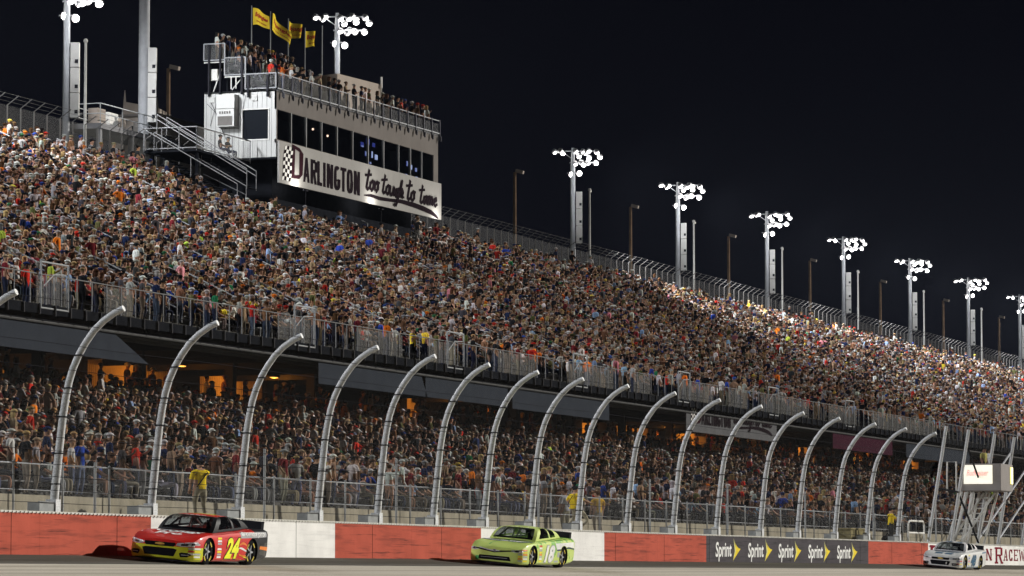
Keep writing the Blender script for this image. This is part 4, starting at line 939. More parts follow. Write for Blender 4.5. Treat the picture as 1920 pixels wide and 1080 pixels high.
def belt(x):   # greenhouse foot (half width, z)
    return (.80 if x < 3.0 else lerp(.80, .70, (x-3.0)/1.05)), (lerp(.83, .89, (x-1.5)/.9) if x < 2.4 else lerp(.89, .985, (x-2.4)/1.6))
def cabin_surf(side, s, t):
    """side panel: s 0..1 front to rear, t 0..1 belt to roof"""
    xb = lerp(1.50, 4.02, s); xr = lerp(2.18, 3.18, s); w, zb = belt(xb); tt = t
    x = lerp(xb, xr, t); bow = math.sin(math.pi*tt)*.03
    zr = 1.245 + .02*math.sin(math.pi*s)
    y = lerp(w, .57, tt**1.15) + bow; z = lerp(zb, zr, math.sin(tt*math.pi/2)**.95 if True else tt)
    return (x, side*y, z)
def front_surf(u, t):  # windshield: u -1..1, t 0..1
    a = cabin_surf(1, 0, t); return (a[0] - .16*(1-u*u)*(1-.3*t), u*a[1], a[2] + .015*(1-u*u))
def rear_surf(u, t):
    a = cabin_surf(1, 1, t); return (a[0] + .06*(1-u*u), u*a[1], a[2] + .02*(1-u*u))
def roof_surf(u, s):
    a = cabin_surf(1, s, 1); f = -.16*.7*(1-s) + .06*s
    return (a[0] + f*(1-u*u), u*a[1], a[2] + lerp(.015, .02, s)*(1-u*u) + .025*math.sin(math.pi*s)*(1-u*u))
GLASSM = NT('car_glass'); tr = GLASSM.t.nodes.new('ShaderNodeBsdfTransparent'); mx = GLASSM.t.nodes.new('ShaderNodeMixShader'); gl = GLASSM.b
gl.inputs['Base Color'].default_value = (.01,.01,.012,1); gl.inputs['Roughness'].default_value = .05; tr.inputs[0].default_value = (.62,.66,.68,1); mx.inputs[0].default_value = .35
GLASSM.l(tr.outputs[0], mx.inputs[1]); GLASSM.l(gl.outputs[0], mx.inputs[2]); GLASSM.l(mx.outputs[0], GLASSM.out.inputs[0]); GLASSM = GLASSM.m
NETM = paint('window_net', (.012, .012, .014), .8); CAGE = paint('roll_cage', (.50, .50, .46), .5, .1); SEATM = paint('seat_dark', (.03, .03, .035), .7)
RIMM = paint('rim_black', (.03, .03, .032), .35, .5); TYREY = paint('tyre_yellow_lettering', (.75, .60, .12), .7)
CHROME = paint('headlight_silver', (.50, .52, .55), .3, .15, .3, 14); GOLD = paint('emblem_gold', (.65, .48, .12), .35, .6)
def livery(name, rules, coat=.55):
    """paint scheme by position on the body; rules: list of (function(nodes, x, y, z, noise) -> mask, colour)"""
    t = NT(name); s = t.t.nodes.new('ShaderNodeSeparateXYZ'); t.l(t.coords('Object'), s.inputs[0]); nz = t.math('SUBTRACT', t.noise(2.2, 3, t.coords('Object')), .5)
    c = rules[0]
    for fn, col in rules[1:]: c = t.mix(fn(t, s.outputs[0], s.outputs[1], s.outputs[2], nz), c, col)
    if isinstance(c, tuple): t.b.inputs['Base Color'].default_value = (*c, 1)
    else: t.l(c, t.b.inputs['Base Color'])
    t.b.inputs['Roughness'].default_value = .5; t.b.inputs['Specular IOR Level'].default_value = .2; t.b.inputs['Coat Weight'].default_value = coat; t.b.inputs['Coat Roughness'].default_value = .08; return t.m
def below(zz, k=.0): return lambda t, x, y, z, n: t.math('LESS_THAN', t.math('ADD', z, t.math('MULTIPLY', n, k)), zz)
def front_low(xx, zz): return lambda t, x, y, z, n: t.math('MULTIPLY', t.math('LESS_THAN', z, zz), t.math('LESS_THAN', x, xx))
def behind(xx, sl=0, k=0): return lambda t, x, y, z, n: t.math('GREATER_THAN', t.math('ADD', t.math('ADD', x, t.math('MULTIPLY', z, sl)), t.math('MULTIPLY', n, k)), xx)

def build_car(loc, yaw, label, body_m, cab_m, roof_m, number, num_m, num_edge, hood_txt, hood_m, hood_pos, quarter_txt, extra, bank=R(5.14), lettering=WHT, kind='bowtie', group=None):
    car = empty('race_car', loc, label, 'race car', group); car.rotation_euler = (bank, 0, yaw)
    # wheels stand on z=0 of the car frame
    def put(mb, name, mat, parent=car, **k):
        o = mb.build(name, mat, None, **k); o.parent = parent; return o
    me = SHELL.copy(); me.materials.append(body_m); me.materials.append(GRILLE)
    for p in me.polygons:
        c_ = p.center
        inw = any(math.hypot(c_.x-wx, c_.z-.352) < .385 and (abs(p.normal.y) > .9 and abs(c_.y) < .7 or p.normal.x*(c_.x-wx) + p.normal.z*(c_.z-.352) < -.05) for wx in WX)
        if inw or p.normal.z < -.9: p.material_index = 1
        else: p.material_index = 0
    me.update(); body = bpy.data.objects.new('body', me); COL.objects.link(body); body.parent = car
    # greenhouse: painted frame and glass from the same surfaces
    frame_, glass = MB(), {'windshield': MB(), 'side_window': MB(), 'rear_window': MB()}
    def grid(surf, na, nb, is_glass, key, flip=False):
        for i in range(na):
            for j in range(nb):
                a0, a1, b0, b1 = i/na, (i+1)/na, j/nb, (j+1)/nb; q = [surf(a0,b0), surf(a1,b0), surf(a1,b1), surf(a0,b1)]
                g = is_glass((a0+a1)/2, (b0+b1)/2); (glass[key] if g else frame_).add(q, [(0,1,2,3)])
    for side in (-1, 1):
        grid(lambda a, b, side=side: cabin_surf(side, a, b), 40, 20, lambda a, b: .12 + .0*b < b < .88 and ((.13 + .02*b < a < .50) or (.56 < a < .89 - .10*(1-b) )) , 'side_window')
    grid(lambda a, b: front_surf(a*2-1, b), 30, 16, lambda a, b: .05 < a < .95 and .04 < b < .90, 'windshield')
    grid(lambda a, b: rear_surf(a*2-1, b), 20, 12, lambda a, b: .07 < a < .93 and .12 < b < .94, 'rear_window')
    cab = put(frame_, 'cabin', cab_m, smooth=True, sharp=30)
    rf = MB(); 
    for i in range(14):
        for j in range(8):
            rf.add([roof_surf(i/7-1, j/8), roof_surf((i+1)/7-1, j/8), roof_surf((i+1)/7-1, (j+1)/8), roof_surf(i/7-1, (j+1)/8)], [(0,1,2,3)])
    put(rf, 'roof', roof_m, smooth=True)
    for k, g in glass.items(): put(g, k, GLASSM, smooth=True)
    # interior: cage, seat, steering wheel, window net
    cg = MB()
    for s in (-1, 1):
        cg.tube([(1.75, s*.66, .86), (2.3, s*.50, 1.19), (3.05, s*.50, 1.21), (3.75, s*.55, .95)], .025, 6); cg.tube([(3.0, s*.62, .80), (3.0, s*.50, 1.24)], .025, 6)
    cg.tube([(3.0, -.5, 1.24), (3.0, .5, 1.24)], .025, 6); cg.tube([(2.3, -.5, 1.22), (2.3, .5, 1.22)], .025, 6); cg.tube([(3.0, -.5, 1.2), (3.0, .6, .85)], .022, 6); cg.tube([(2.3, .05, 1.22), (1.9, .05, .9)], .022, 6)
    put(cg, 'roll_cage', CAGE)
    se = MB(); se.obox((2.85, -.32, 1.02), (.06, 0, .0), (0, .22, 0), (.03, 0, .2)); se.obox((2.75, -.55, 1.0), (.1, 0, 0), (0, .02, 0), (0, 0, .14)); se.obox((2.75, -.1, 1.0), (.1, 0, 0), (0, .02, 0), (0, 0, .14)); se.obox((1.85, 0, .90), (.2,0,0), (0,.6,0), (0,0,.03)); put(se, 'seat', SEATM)
    hl = MB(); hl.sphere((2.62, -.32, 1.08), .14, 12, 9, (1.05, .9, 1)); put(hl, 'driver_helmet', WHITEP, smooth=True)
    sw_ = MB(); sw_.tube([(2.2 + .04*math.sin(a), -.32 + .16*math.cos(a), .98 + .13*math.sin(a)) for a in [2*math.pi*k/12 for k in range(13)]], .014, 5); put(sw_, 'steering_wheel', CAGE)
    nb = MB()
    for i in range(9): a = cabin_surf(-1, .14+.35*i/8, .14); b = cabin_surf(-1, .16+.33*i/8, .86); nb.tube([(a[0], a[1]+.03, a[2]), (b[0], b[1]+.03, b[2])], .012, 4)
    for j in range(7): t_ = .14 + .72*j/6; a = cabin_surf(-1, .14, t_); b = cabin_surf(-1, .49, t_); nb.tube([(a[0], a[1]+.03, a[2]), (b[0], b[1]+.03, b[2])], .014, 4)
    put(nb, 'window_net', NETM)
    # wheels
    for i, x in enumerate(WX):
        for s in (-1, 1):
            w = bpy.data.objects.new('wheel', None); COL.objects.link(w); w.parent = car; w.location = (x, s*.80, .352)
            if i == 0: w.rotation_euler = (0, 0, R(2))
            m = MB(); prof = [(-.14, .20), (-.145, .30), (-.12, .345), (0, .352), (.12, .345), (.145, .30), (.14, .20), (.11, .19)]; n = 36
            m.add([(r*math.cos(2*math.pi*k/n), y, r*math.sin(2*math.pi*k/n)) for y, r in prof for k in range(n)], [(j*n+k, j*n+(k+1) % n, (j+1)*n+(k+1) % n, (j+1)*n+k) for j in range(len(prof)-1) for k in range(n)])
            put(m, 'tyre', RUBBER, w, smooth=True)
            m = MB(); m.tube([(0, s*.09, 0), (0, s*.11, 0)], .205, 28)
            put(m, 'rim', RIMM, w)
            m = MB(); m.tube([(0, s*.11, 0), (0, s*.15, 0)], .045, 10)
            for k in range(5): a = 2*math.pi*k/5; m.obox((.12*math.cos(a), s*.115, .12*math.sin(a)), (.08*math.cos(a), 0, .08*math.sin(a)), (0, .012, 0), (-.018*math.sin(a), 0, .018*math.cos(a)))
            put(m, 'hub', CHROME, w)
            m = MB()
            for a0 in (.5, 2.2, 3.6, 5.2):
                for k in range(5):
                    u0 = a0 + .13*k; u1 = u0 + .09; yy = s*.1465
                    m.add([(r*math.cos(u), yy, r*math.sin(u)) for u, r in ((u0, .235), (u1, .235), (u1, .285), (u0, .285))], [(0,1,2,3)])
            put(m, 'tyre_lettering', TYREY, w)
    # spoiler, splitter, skirts, exhaust, fuel cap, mirrors, roof flaps
    m = MB(); m.obox((4.86, 0, 1.075), (.012, 0, 0), (0, .78, 0), (.035, 0, .10)); 
    for s in (-1, 1): m.obox((4.78, s*.78, 1.06), (.09, 0, 0), (0, .006, 0), (0, 0, .095))
    put(m, 'spoiler', SEATM)
    m = MB(); m.obox((.42, 0, .075), (.44, 0, 0), (0, .80, 0), (0, 0, .012)); put(m, 'splitter', SEATM)
    # raycast decals on the body
    bm = bmesh.new(); bm.from_mesh(SHELL); bvh = BVHTree.FromBMesh(bm); bm.free()
    def decal(name, mat, v2, faces, org, ux, uy, d, off=.004, parent=body, tree=bvh):
        org, ux, uy, d = map(Vector, (org, ux, uy, d)); b = bmesh.new(); vs_ = [b.verts.new((x, y, 0)) for x, y in v2]
        for f in faces:
            try: b.faces.new([vs_[i] for i in f])
            except Exception: pass
        bmesh.ops.triangulate(b, faces=b.faces)
        big = len(v2) > 40
        for _ in range(3 if big else 6):
            lim = (.11 if big else .045)/ max(ux.length, 1e-6); es = [e_ for e_ in b.edges if e_.calc_length() > lim]
            if not es: break
            bmesh.ops.subdivide_edges(b, edges=es, cuts=1); bmesh.ops.triangulate(b, faces=[f for f in b.faces if len(f.verts) > 3])
        bad = []
        for vt in b.verts:
            p = org + ux*vt.co.x + uy*vt.co.y; hit = tree.ray_cast(p - d*3, d)
            if hit[0] is None: bad.append(vt); continue
            nrm = hit[1] if hit[1].dot(d) < 0 else -hit[1]; vt.co = hit[0] + nrm*off
        if bad: bmesh.ops.delete(b, geom=bad, context='VERTS')
        me_ = bpy.data.meshes.new(name); b.to_mesh(me_); b.free(); me_.materials.append(mat)
        o = bpy.data.objects.new(name, me_); COL.objects.link(o); o.parent = parent; return o
    def poly_decal(name, mat, pts, org, ux, uy, d, off=.004):
        return decal(name, mat, pts, [tuple(range(len(pts)))], org, ux, uy, d, off)
    side = dict(org=(0, 0, 0), ux=(1, 0, 0), uy=(0, 0, 1), d=(0, 1, 0)); front = dict(org=(0, 0, 0), ux=(0, -1, 0), uy=(0, 0, 1), d=(1, 0, 0)); top = dict(org=(0, 0, 0), ux=(0, -1, 0), uy=(1, 0, 0), d=(0, 0, -1))
    # number on the door, slanted forward
    def txt_decal(name, mat, txt, x, z, w_, h_, base, shear=0, bold=.02, off=.012, sp=1):
        v, f = fit_text(txt, w_, h_, offset=bold, shear=shear, space=sp); v = [(a + x, b + z) for a, b in v]; return decal(name, mat, v, f, off=off, **base)
    if num_edge is not None:
        txt_decal('number_edge', num_edge, number, 1.98, .155, 1.02, .60, side, .35, .075, .006)
    txt_decal('door_number', num_m, number, 2.02, .18, .94, .55, side, .35, .045, .014)
    if hood_txt:
        for (tx, y0, x0, w_, h_) in hood_pos:
            txt_decal('hood_lettering', hood_m, tx, y0, x0, w_, h_, top, 0, .035)
    if quarter_txt: txt_decal('quarter_lettering', lettering, quarter_txt, 3.05, .74, 1.5, .14, side, .1, .01)
    extra(dict(decal=decal, poly=poly_decal, txt=txt_decal, side=side, front=front, top=top, car=car, body=body, put=put))
    # windscreen banner
    m = MB()
    for i in range(16):
        u0, u1 = -.55+1.1*i/16, -.55+1.1*(i+1)/16
        if i % 4 == 3: continue
        q = [front_surf(u0, .885), front_surf(u1, .885), front_surf(u1, .93), front_surf(u0, .93)]; m.add([(a-.012, b, c+.008) for a, b, c in q], [(0,1,2,3)])
    put(m, 'windshield_banner', WHT)
    return car

BLKP = paint('gloss_black', (.012, .012, .014), .3, 0, .1, 3, coat=.8); GRILLE = paint('grille_black', (.012, .012, .014), .6, 0, .2, 20)
DEC_W = WHT; DEC_Y = paint('decal_yellow', (.85, .70, .03), .45); DEC_O = paint('decal_orange', (.80, .22, .03), .45); DEC_R = paint('decal_red', (.60, .03, .03), .45); DEC_B = paint('decal_blue', (.02, .07, .35), .45); DEC_G = paint('decal_green', (.05, .35, .08), .45)
NAVY = paint('decal_navy', (.012, .03, .09), .45); NEON = paint('decal_neon_yellow', (.90, .95, .03), .45); LGREY = paint('decal_grey', (.42, .43, .45), .45)
def contingency(k, x0=1.50, cols=None):
    cols = cols or [DEC_Y, DEC_W, LGREY, DEC_R, DEC_W, DEC_Y, LGREY, DEC_W]
    for i, z in enumerate((.68, .61, .54, .47, .40, .33, .26, .19)):
        k['poly']('sponsor_decal', cols[i % len(cols)], [(x0, z), (x0+.30, z), (x0+.28, z+.05), (x0+.01, z+.05)], **k['side'])
    # small decals ahead of the front wheel
    for i, z in enumerate((.46, .39, .32, .25, .18)):
        k['poly']('sponsor_decal', cols[(i+1) % len(cols)], [(.78, z), (.93, z), (.92, z+.045), (.79, z+.045)], (0,0,0), (0,-1,0), (0,0,1), (1,0,0))
        k['poly']('sponsor_decal', cols[(i+3) % len(cols)], [(.22, z), (.48, z), (.47, z+.045), (.22, z+.045)], **k['side'])
def front_chevy(k, low=GRILLE):
    p, f = k['poly'], k['front']
    p('upper_grille', GRILLE, [(-.46, .50), (-.40, .43), (.40, .43), (.46, .50), (.42, .535), (-.42, .535)], **f)
    p('emblem', GOLD, [(-.14, .47), (-.05, .47), (-.05, .455), (.05, .455), (.05, .47), (.14, .47), (.12, .505), (.05, .505), (.05, .52), (-.05, .52), (-.05, .505), (-.12, .505)], off=.008, **f)
    p('lower_grille', low, [(-.50, .36), (-.42, .18), (.42, .18), (.50, .36), (.40, .385), (-.40, .385)], **f)
    for s in (-1, 1):
        p('headlight', CHROME, [(s*.46, .47), (s*.60, .445), (s*.90, .465), (s*.955, .52), (s*.93, .585), (s*.80, .575), (s*.50, .53)], **f)
        p('headlight_lens', BLKP, [(s*.60, .47), (s*.76, .475), (s*.78, .53), (s*.60, .52)], off=.007, **f); p('headlight_lens', BLKP, [(s*.84, .49), (s*.90, .50), (s*.90, .55), (s*.84, .545)], off=.007, **f)
        p('fog_duct', GRILLE, [(s*.56, .27), (s*.60, .17), (s*.82, .19), (s*.86, .26), (s*.78, .295), (s*.62, .30)], **f)
        p('duct_rim', LGREY, [(s*.62, .225), (s*.80, .23), (s*.80, .245), (s*.62, .245)], off=.008, **f)
# ---- the red and black 24
RED24 = livery('livery_red_black', [(.62, .018, .012), (front_low(.62, .44), (.62, .66, .02)), (behind(3.05, -.9, .9), (.012, .012, .015))])
ROOF24 = livery('roof_red', [(.62, .03, .012), (lambda t, x, y, z, n: t.math('MULTIPLY', t.math('GREATER_THAN', x, 2.45), t.math('LESS_THAN', t.math('ABSOLUTE', y), .34)), (.70, .62, .03)), (behind(2.95), (.012, .012, .015))])
CAB24 = livery('cabin_black', [(.012, .012, .014)], .12)
def ex24(k):
    front_chevy(k); contingency(k)
    def flame(z0, dz, x0, x1, m, w_=.022, ph=0):
        n = 12; up = []; lo = []
        for i in range(n+1):
            t = i/n; x = lerp(x0, x1, t); z = z0 + dz*math.sin(t*3.2+ph) ; ww = w_*math.sin(math.pi*min(1, t+.1)) + .003; up.append((x, z+ww)); lo.append((x, z-ww))
        k['decal']('flame_stripe', m, up + lo, [(i, i+1, n+2+i, n+1+i) for i in range(n)], **k['side'], off=.005)
    flame(.13, .06, 1.95, 3.3, DEC_O, .02); flame(.50, .09, 2.95, 3.55, DEC_O, .03, .4); flame(.40, .06, 2.9, 3.6, DEC_W, .025, 1.2); flame(.30, -.05, 2.95, 3.7, DEC_O, .02, .2); flame(.24, .04, 3.0, 3.6, DEC_Y, .014, 2)
    flame(.60, .05, 2.9, 3.5, DEC_R, .02, .2); flame(.17, .03, 2.7, 3.5, DEC_R, .03, .9)
    k['poly']('tail_panel', BLKP, [(4.25, .30), (4.75, .26), (4.80, .62), (4.30, .60)], **k['side']); k['poly']('tail_flash', DEC_O, [(4.25, .44), (4.85, .40), (4.9, .50), (4.27, .52)], off=.006, **k['side'])
    k['poly']('quarter_panel_band', LGREY, [(3.02, .72), (4.75, .77), (4.75, .90), (3.0, .875)], off=.003, **k['side'])
    k['txt']('roof_number', DEC_Y, '24', -.35, 2.5, .7, .4, dict(org=(0,0,0), ux=(0,-1,0), uy=(1,0,0), d=(0,0,-1))) if False else None
    k['poly']('number_shade', DEC_R, [(.0+2.0,.70),(3.0,.74),(2.95,.765),(2.05,.73)], off=.004, **k['side'])
CARZ = lambda y: track_z(y) + .004
build_car((88.95, 41.75, CARZ(41.75)), 0, 'red and black race car number 24 with lime front bumper, leading at the left', RED24, CAB24, ROOF24, '24', NEON, BLKP,
          'cromax', WHT, [('cromax', -.66, 1.02, 1.32, .36), ('Pro', -.46, .56, .74, .38)], 'cromax pro', ex24, group=None)
# ---- the lime green 18
LIME = livery('livery_lime', [(.58, .72, .18), (lambda t, x, y, z, n: t.math('MULTIPLY', t.math('GREATER_THAN', t.math('ADD', n, t.math('MULTIPLY', z, .2)), .17), t.math('GREATER_THAN', x, .9)), (.22, .50, .08))])
CABL = livery('cabin_lime', [(.60, .73, .20)])
def ex18(k):
    p, f = k['poly'], k['front']; contingency(k, 1.50, [DEC_R, DEC_W, LGREY, DEC_Y, DEC_O, LGREY, DEC_W, DEC_Y])
    p('upper_grille', GRILLE, [(-.80, .52), (-.3, .45), (0, .41), (.3, .45), (.80, .50), (.78, .535), (.3, .50), (0, .48), (-.3, .50), (-.78, .55)], **f)
    p('grille_chrome', CHROME, [(-.55, .53), (-.2, .47), (0, .455), (.2, .47), (.12, .50), (0, .49), (-.2, .505), (-.55, .56)], off=.007, **f)
    n = 14; ring = [(.075*math.cos(2*math.pi*i/n), .485+.038*math.sin(2*math.pi*i/n)) for i in range(n)]; p('emblem', CHROME, ring, off=.010, **f)
    p('emblem_inner', BLKP, [(.05*math.cos(2*math.pi*i/n), .487+.022*math.sin(2*math.pi*i/n)) for i in range(n)], off=.013, **f)
    p('lower_grille', GRILLE, [(-.52, .31), (-.58, .17), (.58, .17), (.52, .31)], **f); p('grille_slat', LGREY, [(-.46, .245), (.46, .245), (.46, .255), (-.46, .255)], off=.008, **f)
    p('tow_tab', DEC_G, [(-.66, .14), (-.54, .14), (-.54, .27), (-.66, .27)], off=.007, **f)
    for s in (-1, 1):
        p('headlight', CHROME, [(s*.56, .48), (s*.72, .45), (s*.90, .47), (s*.94, .53), (s*.75, .55), (s*.58, .53)], **f); p('headlight_lens', BLKP, [(s*.68, .475), (s*.80, .475), (s*.81, .52), (s*.70, .52)], off=.008, **f)
        p('side_marker', DEC_O, [(s*.86, .53), (s*.95, .53), (s*.955, .57), (s*.87, .57)], off=.008, **f)
    # dark ribbon under the hood lettering, leaf line
    up, lo = [], []
    for i in range(13):
        t = i/12; y = -.88+1.76*t; x = .96 - .30*math.sin(math.pi*t)**.8*0 + .12*(t-.5)**2*4*-1 + .12; up.append((y, x+.20)); lo.append((y, x-.05))
    k['decal']('hood_ribbon', NAVY, up+lo, [(i, i+1, 14+i, 13+i) for i in range(12)], **k['top'], off=.003)
    up = [(-.10-.12*math.sin(i/10*2.5)-.15*i/10, 1.35-1.1*i/10) for i in range(11)]; k['decal']('hood_leaf_line', DEC_G, up + [(a+.035, b) for a, b in up], [(i, i+1, 12+i, 11+i) for i in range(10)], **k['top'], off=.006)
    p('quarter_panel_white', DEC_W, [(3.0, .80), (4.75, .86), (4.82, .66), (4.2, .70), (3.5, .63), (3.15, .60)], off=.003, **k['side']); p('quarter_swoosh', NAVY, [(3.12, .60), (3.5, .62), (4.2, .69), (4.85, .64), (4.85, .60), (4.2, .64), (3.5, .57), (3.2, .55)], off=.006, **k['side'])
    p('quarter_logo', LGREY, [(3.2, .36), (3.42, .34), (3.45, .50), (3.22, .52)], **k['side']); p('quarter_logo_small', LGREY, [(2.95, .18), (3.3, .18), (3.3, .24), (2.95, .24)], **k['side'])
build_car((113.7, 41.45, CARZ(41.45)), R(-1.5), 'lime green race car number 18 with white side number, in the middle of the trio', LIME, CABL, CABL, '18', WHT, LGREY,
          'DOUBLEMINT', WHT, [('DOUBLEMINT', -.78, 1.06, 1.56, .19)], None, ex18)
# ---- the white 48
WH48 = livery('livery_white', [(.72, .73, .72), (lambda t, x, y, z, n: t.math('MULTIPLY', t.math('LESS_THAN', z, .17), t.math('GREATER_THAN', x, 1.2)), (.22, .33, .45))])
CAB48 = livery('cabin_white', [(.72, .72, .73)]); BLUE48 = paint('decal_teal_blue', (.01, .09, .18), .45)
ROOF48 = livery('roof_white_blue', [(.72, .72, .73), (lambda t, x, y, z, n: t.math('MULTIPLY', t.math('LESS_THAN', t.math('ABSOLUTE', t.math('SUBTRACT', t.math('ABSOLUTE', y), .26)), .15), t.math('LESS_THAN', x, 2.9)), (.01, .09, .18))])
def ex48(k):
    front_chevy(k); contingency(k, 1.50, [DEC_Y, LGREY, DEC_B, LGREY, DEC_R, LGREY])
    for a, b in ((-.42, -.06), (.06, .42)): k['poly']('hood_stripe', BLUE48, [(a, .42), (b, .42), (b, .80), (a, .80)], **k['top'])
    k['txt']('grille_mark', WHT, '5', .26, .22, .09, .11, k['front'], .2, .02, .01)
    k['poly']('quarter_stripe', BLUE48, [(3.9, .80), (4.85, .84), (4.85, .90), (4.0, .87)], **k['side'])
build_car((176.1, 41.4, CARZ(41.4)), R(-2.5), 'small white race car number 48 with blue hood squares, last car at the right', WH48, CAB48, ROOF48, '48', BLUE48, LGREY,
          "LOWE'S", BLUE48, [("LOWE'S", -.6, 1.0, 1.2, .25)], None, ex48)
# ================================================================ PEOPLE
def inst_mat(name, attr, rough=1.0, spec=.0):
    t = NT(name); a = t.t.nodes.new('ShaderNodeAttribute'); a.attribute_type = 'INSTANCER'; a.attribute_name = attr
    n_ = t.ramp(t.noise(9, 3, t.coords('Object')), [(.35, .82), (.65, 1.1)]); m = t.t.nodes.new('ShaderNodeMix'); m.data_type = 'RGBA'; m.blend_type = 'MULTIPLY'; m.inputs[0].default_value = 1
    t.l(a.outputs['Color'], m.inputs[6]); t.l(n_, m.inputs[7]); t.l(m.outputs[2], t.b.inputs['Base Color']); t.b.inputs['Roughness'].default_value = rough; t.b.inputs['Specular IOR Level'].default_value = spec; return t.m
PM = [inst_mat('person_skin', 'skin', .7, .12), inst_mat('person_shirt', 'shirt'), inst_mat('person_trousers', 'trousers'), inst_mat('person_headwear', 'headwear'), paint('shoe_dark', (.05, .045, .04), .7)]
def person_mesh(name, pose, arms='lap', head='cap', sub=1, fingers=False, turn=0.0, lean=0.0, female=False):
    """one continuous skinned body; slots: skin, shirt, trousers, hair or cap, shoes"""
    V, E, RR, T = [], [], [], []
    def add(p, r, parent=None, tag_='shirt'):
        V.append(p); RR.append(r); T.append(tag_)
        if parent is not None: E.append((parent, len(V)-1))
        return len(V)-1
    sit = pose == 'sit'; hz = .50 if sit else .95; bk = .0
    pel = add((0, 0, hz), (.165, .13), None, 'trousers'); wa = add((0, -.01*0, hz+.16), (.155, .12), pel, 'shirt'); ch = add((0, .01-lean*.5, hz+.34), (.172, .125), wa); nb = add((0, .01-lean, hz+.50), (.10, .085), ch)
    nk = add((0, -.01-lean*1.05, hz+.575), (.052, .055), nb, 'skin')
    tx, ty = math.sin(turn), -math.cos(turn)
    h1 = add((.012*tx, -.015-lean*1.1+.012*ty, hz+.64), (.078, .084), nk, 'skin'); h2 = add((.015*tx, -.01-lean*1.1+.01*ty, hz+.72), (.092, .104), h1, 'skin'); h3 = add((0, .0-lean*1.1, hz+.81), (.076, .086), h2, 'head')
    hc = Vector((.015*tx, -.01-lean*1.1, hz+.722))
    wd = .88 if female else 1
    AR = {'lap': [((-.25, -.02, .30), (-.16, -.26, .18), (-.10, -.36, .16))]*1, 'knees': [((-.24, -.10, .30), (-.20, -.36, .14), (-.17, -.45, .12))], 'crossed': [((-.26, -.06, .28), (-.05, -.24, .30), (.07, -.25, .32))],
          'brow': [((-.32, -.20, .42), (-.16, -.24, .62), (-.10, -.19, .70))], 'phone': [((-.22, -.18, .34), (-.12, -.36, .46), (-.08, -.38, .53))], 'up': [((-.32, -.06, .62), (-.28, -.12, .86), (-.27, -.13, .95))],
          'side': [((-.25, .02, .26), (-.25, -.04, .02), (-.25, -.06, -.07))], 'rail': [((-.26, -.14, .30), (-.24, -.38, .22), (-.22, -.46, .20))], 'hip': [((-.34, .03, .30), (-.20, -.06, .12), (-.17, -.10, .08))]}
    a = AR[arms.split('+')[0]][0]; b = AR[arms.split('+')[-1]][0]; b = tuple((-x, y, z) for x, y, z in b); hands = []
    for side, A in ((-1, a), (1, b)):
        sh = add((side*.20*wd, .015-lean*.85, hz+.46), (.076, .07), nb)
        off = lambda p: (p[0], p[1]-lean*.8, hz+p[2])
        el0 = off(A[0]); mid = tuple((u+v)/2 for u, v in zip(V[sh], el0)); m_ = add(mid, (.064, .06), sh); el = add(el0, (.050, .05), m_, 'shirt'); wr = add(off(A[1]), (.030, .027), el, 'skin'); hd = add(off(A[2]), (.038, .022), wr, 'skin')
        hands.append((wr, hd, side))
        if not fingers: add(tuple(h + (h-w_)*.55 for h, w_ in zip(V[hd], V[wr])), (.028, .015), hd, 'skin')
        else:
            W_, H_ = Vector(V[wr]), Vector(V[hd]); d = (H_-W_).normalized(); sdv = d.cross(Vector((0,0,1))).normalized() if abs(d.z) < .9 else Vector((1,0,0)); cu = d.cross(sdv).normalized()
            if cu.z > 0: cu = -cu
            for i, (o_, ln) in enumerate(((-.03, .062), (-.01, .074), (.01, .07), (.03, .054))):
                k1 = add(tuple(H_ + d*.035 + sdv*o_), (.0095, .0095), hd, 'skin'); k2 = add(tuple(H_ + d*(.035+ln*.55) + sdv*o_*1.15 + cu*.012), (.009, .009), k1, 'skin'); add(tuple(H_ + d*(.035+ln*.8) + sdv*o_*1.2 + cu*.036), (.0075, .0075), k2, 'skin')
            t1 = add(tuple(W_.lerp(H_, .55) + sdv*-side*.038 + cu*.01), (.011, .011), hd, 'skin'); add(tuple(W_.lerp(H_, .55) + sdv*-side*.058 + d*.04 + cu*.022), (.009, .009), t1, 'skin')
    for side in (-1, 1):
        if sit: pts = [((side*.10, -.10, .49), (.092, .085)), ((side*.14, -.30, .50), (.078, .072)), ((side*.15, -.47, .50), (.062, .058)), ((side*.14, -.47, .26), (.052, .052)), ((side*.14, -.43, .09), (.04, .04)), ((side*.15, -.56, .045), (.042, .030))]
        elif pose == 'crouch':
            pts = [((side*.11, -.12, hz-.06), (.095, .09)), ((side*.16, -.30 if side < 0 else -.16, hz-.25), (.075, .07)), ((side*.17, -.40 if side < 0 else -.10, .48), (.06, .058)), ((side*.15, -.20 if side < 0 else .12, .28), (.05, .05)), ((side*.14, -.08 if side < 0 else .25, .09), (.04, .04)), ((side*.15, -.22 if side < 0 else .12, .045), (.042, .030))]
        else: pts = [((side*.10, 0, hz-.10), (.098, .092)), ((side*.115, -.01, hz-.28), (.08, .076)), ((side*.12, -.02, .50), (.060, .058)), ((side*.125, .02, .30), (.054, .054)), ((side*.125, .04, .09), (.040, .040)), ((side*.14, -.10, .045), (.044, .030))]
        p_ = pel
        for i, (q, r) in enumerate(pts): p_ = add(q, r, p_, 'shoe' if i >= 5 else ('trousers' if (i < 5) else 'skin'))
    me = bpy.data.meshes.new(name); me.from_pydata(V, E, []); ob = bpy.data.objects.new('tmp', me); COL.objects.link(ob)
    ob.modifiers.new('skin', 'SKIN')
    if not me.skin_vertices: me.skin_vertices.new() if hasattr(me.skin_vertices, 'new') else None
    sv = me.skin_vertices[0].data
    for i, r in enumerate(RR): sv[i].radius = r; sv[i].use_root = (i == 0)
    ob.modifiers['skin'].use_smooth_shade = True
    ss = ob.modifiers.new('sub', 'SUBSURF'); ss.levels = sub; ss.render_levels = sub
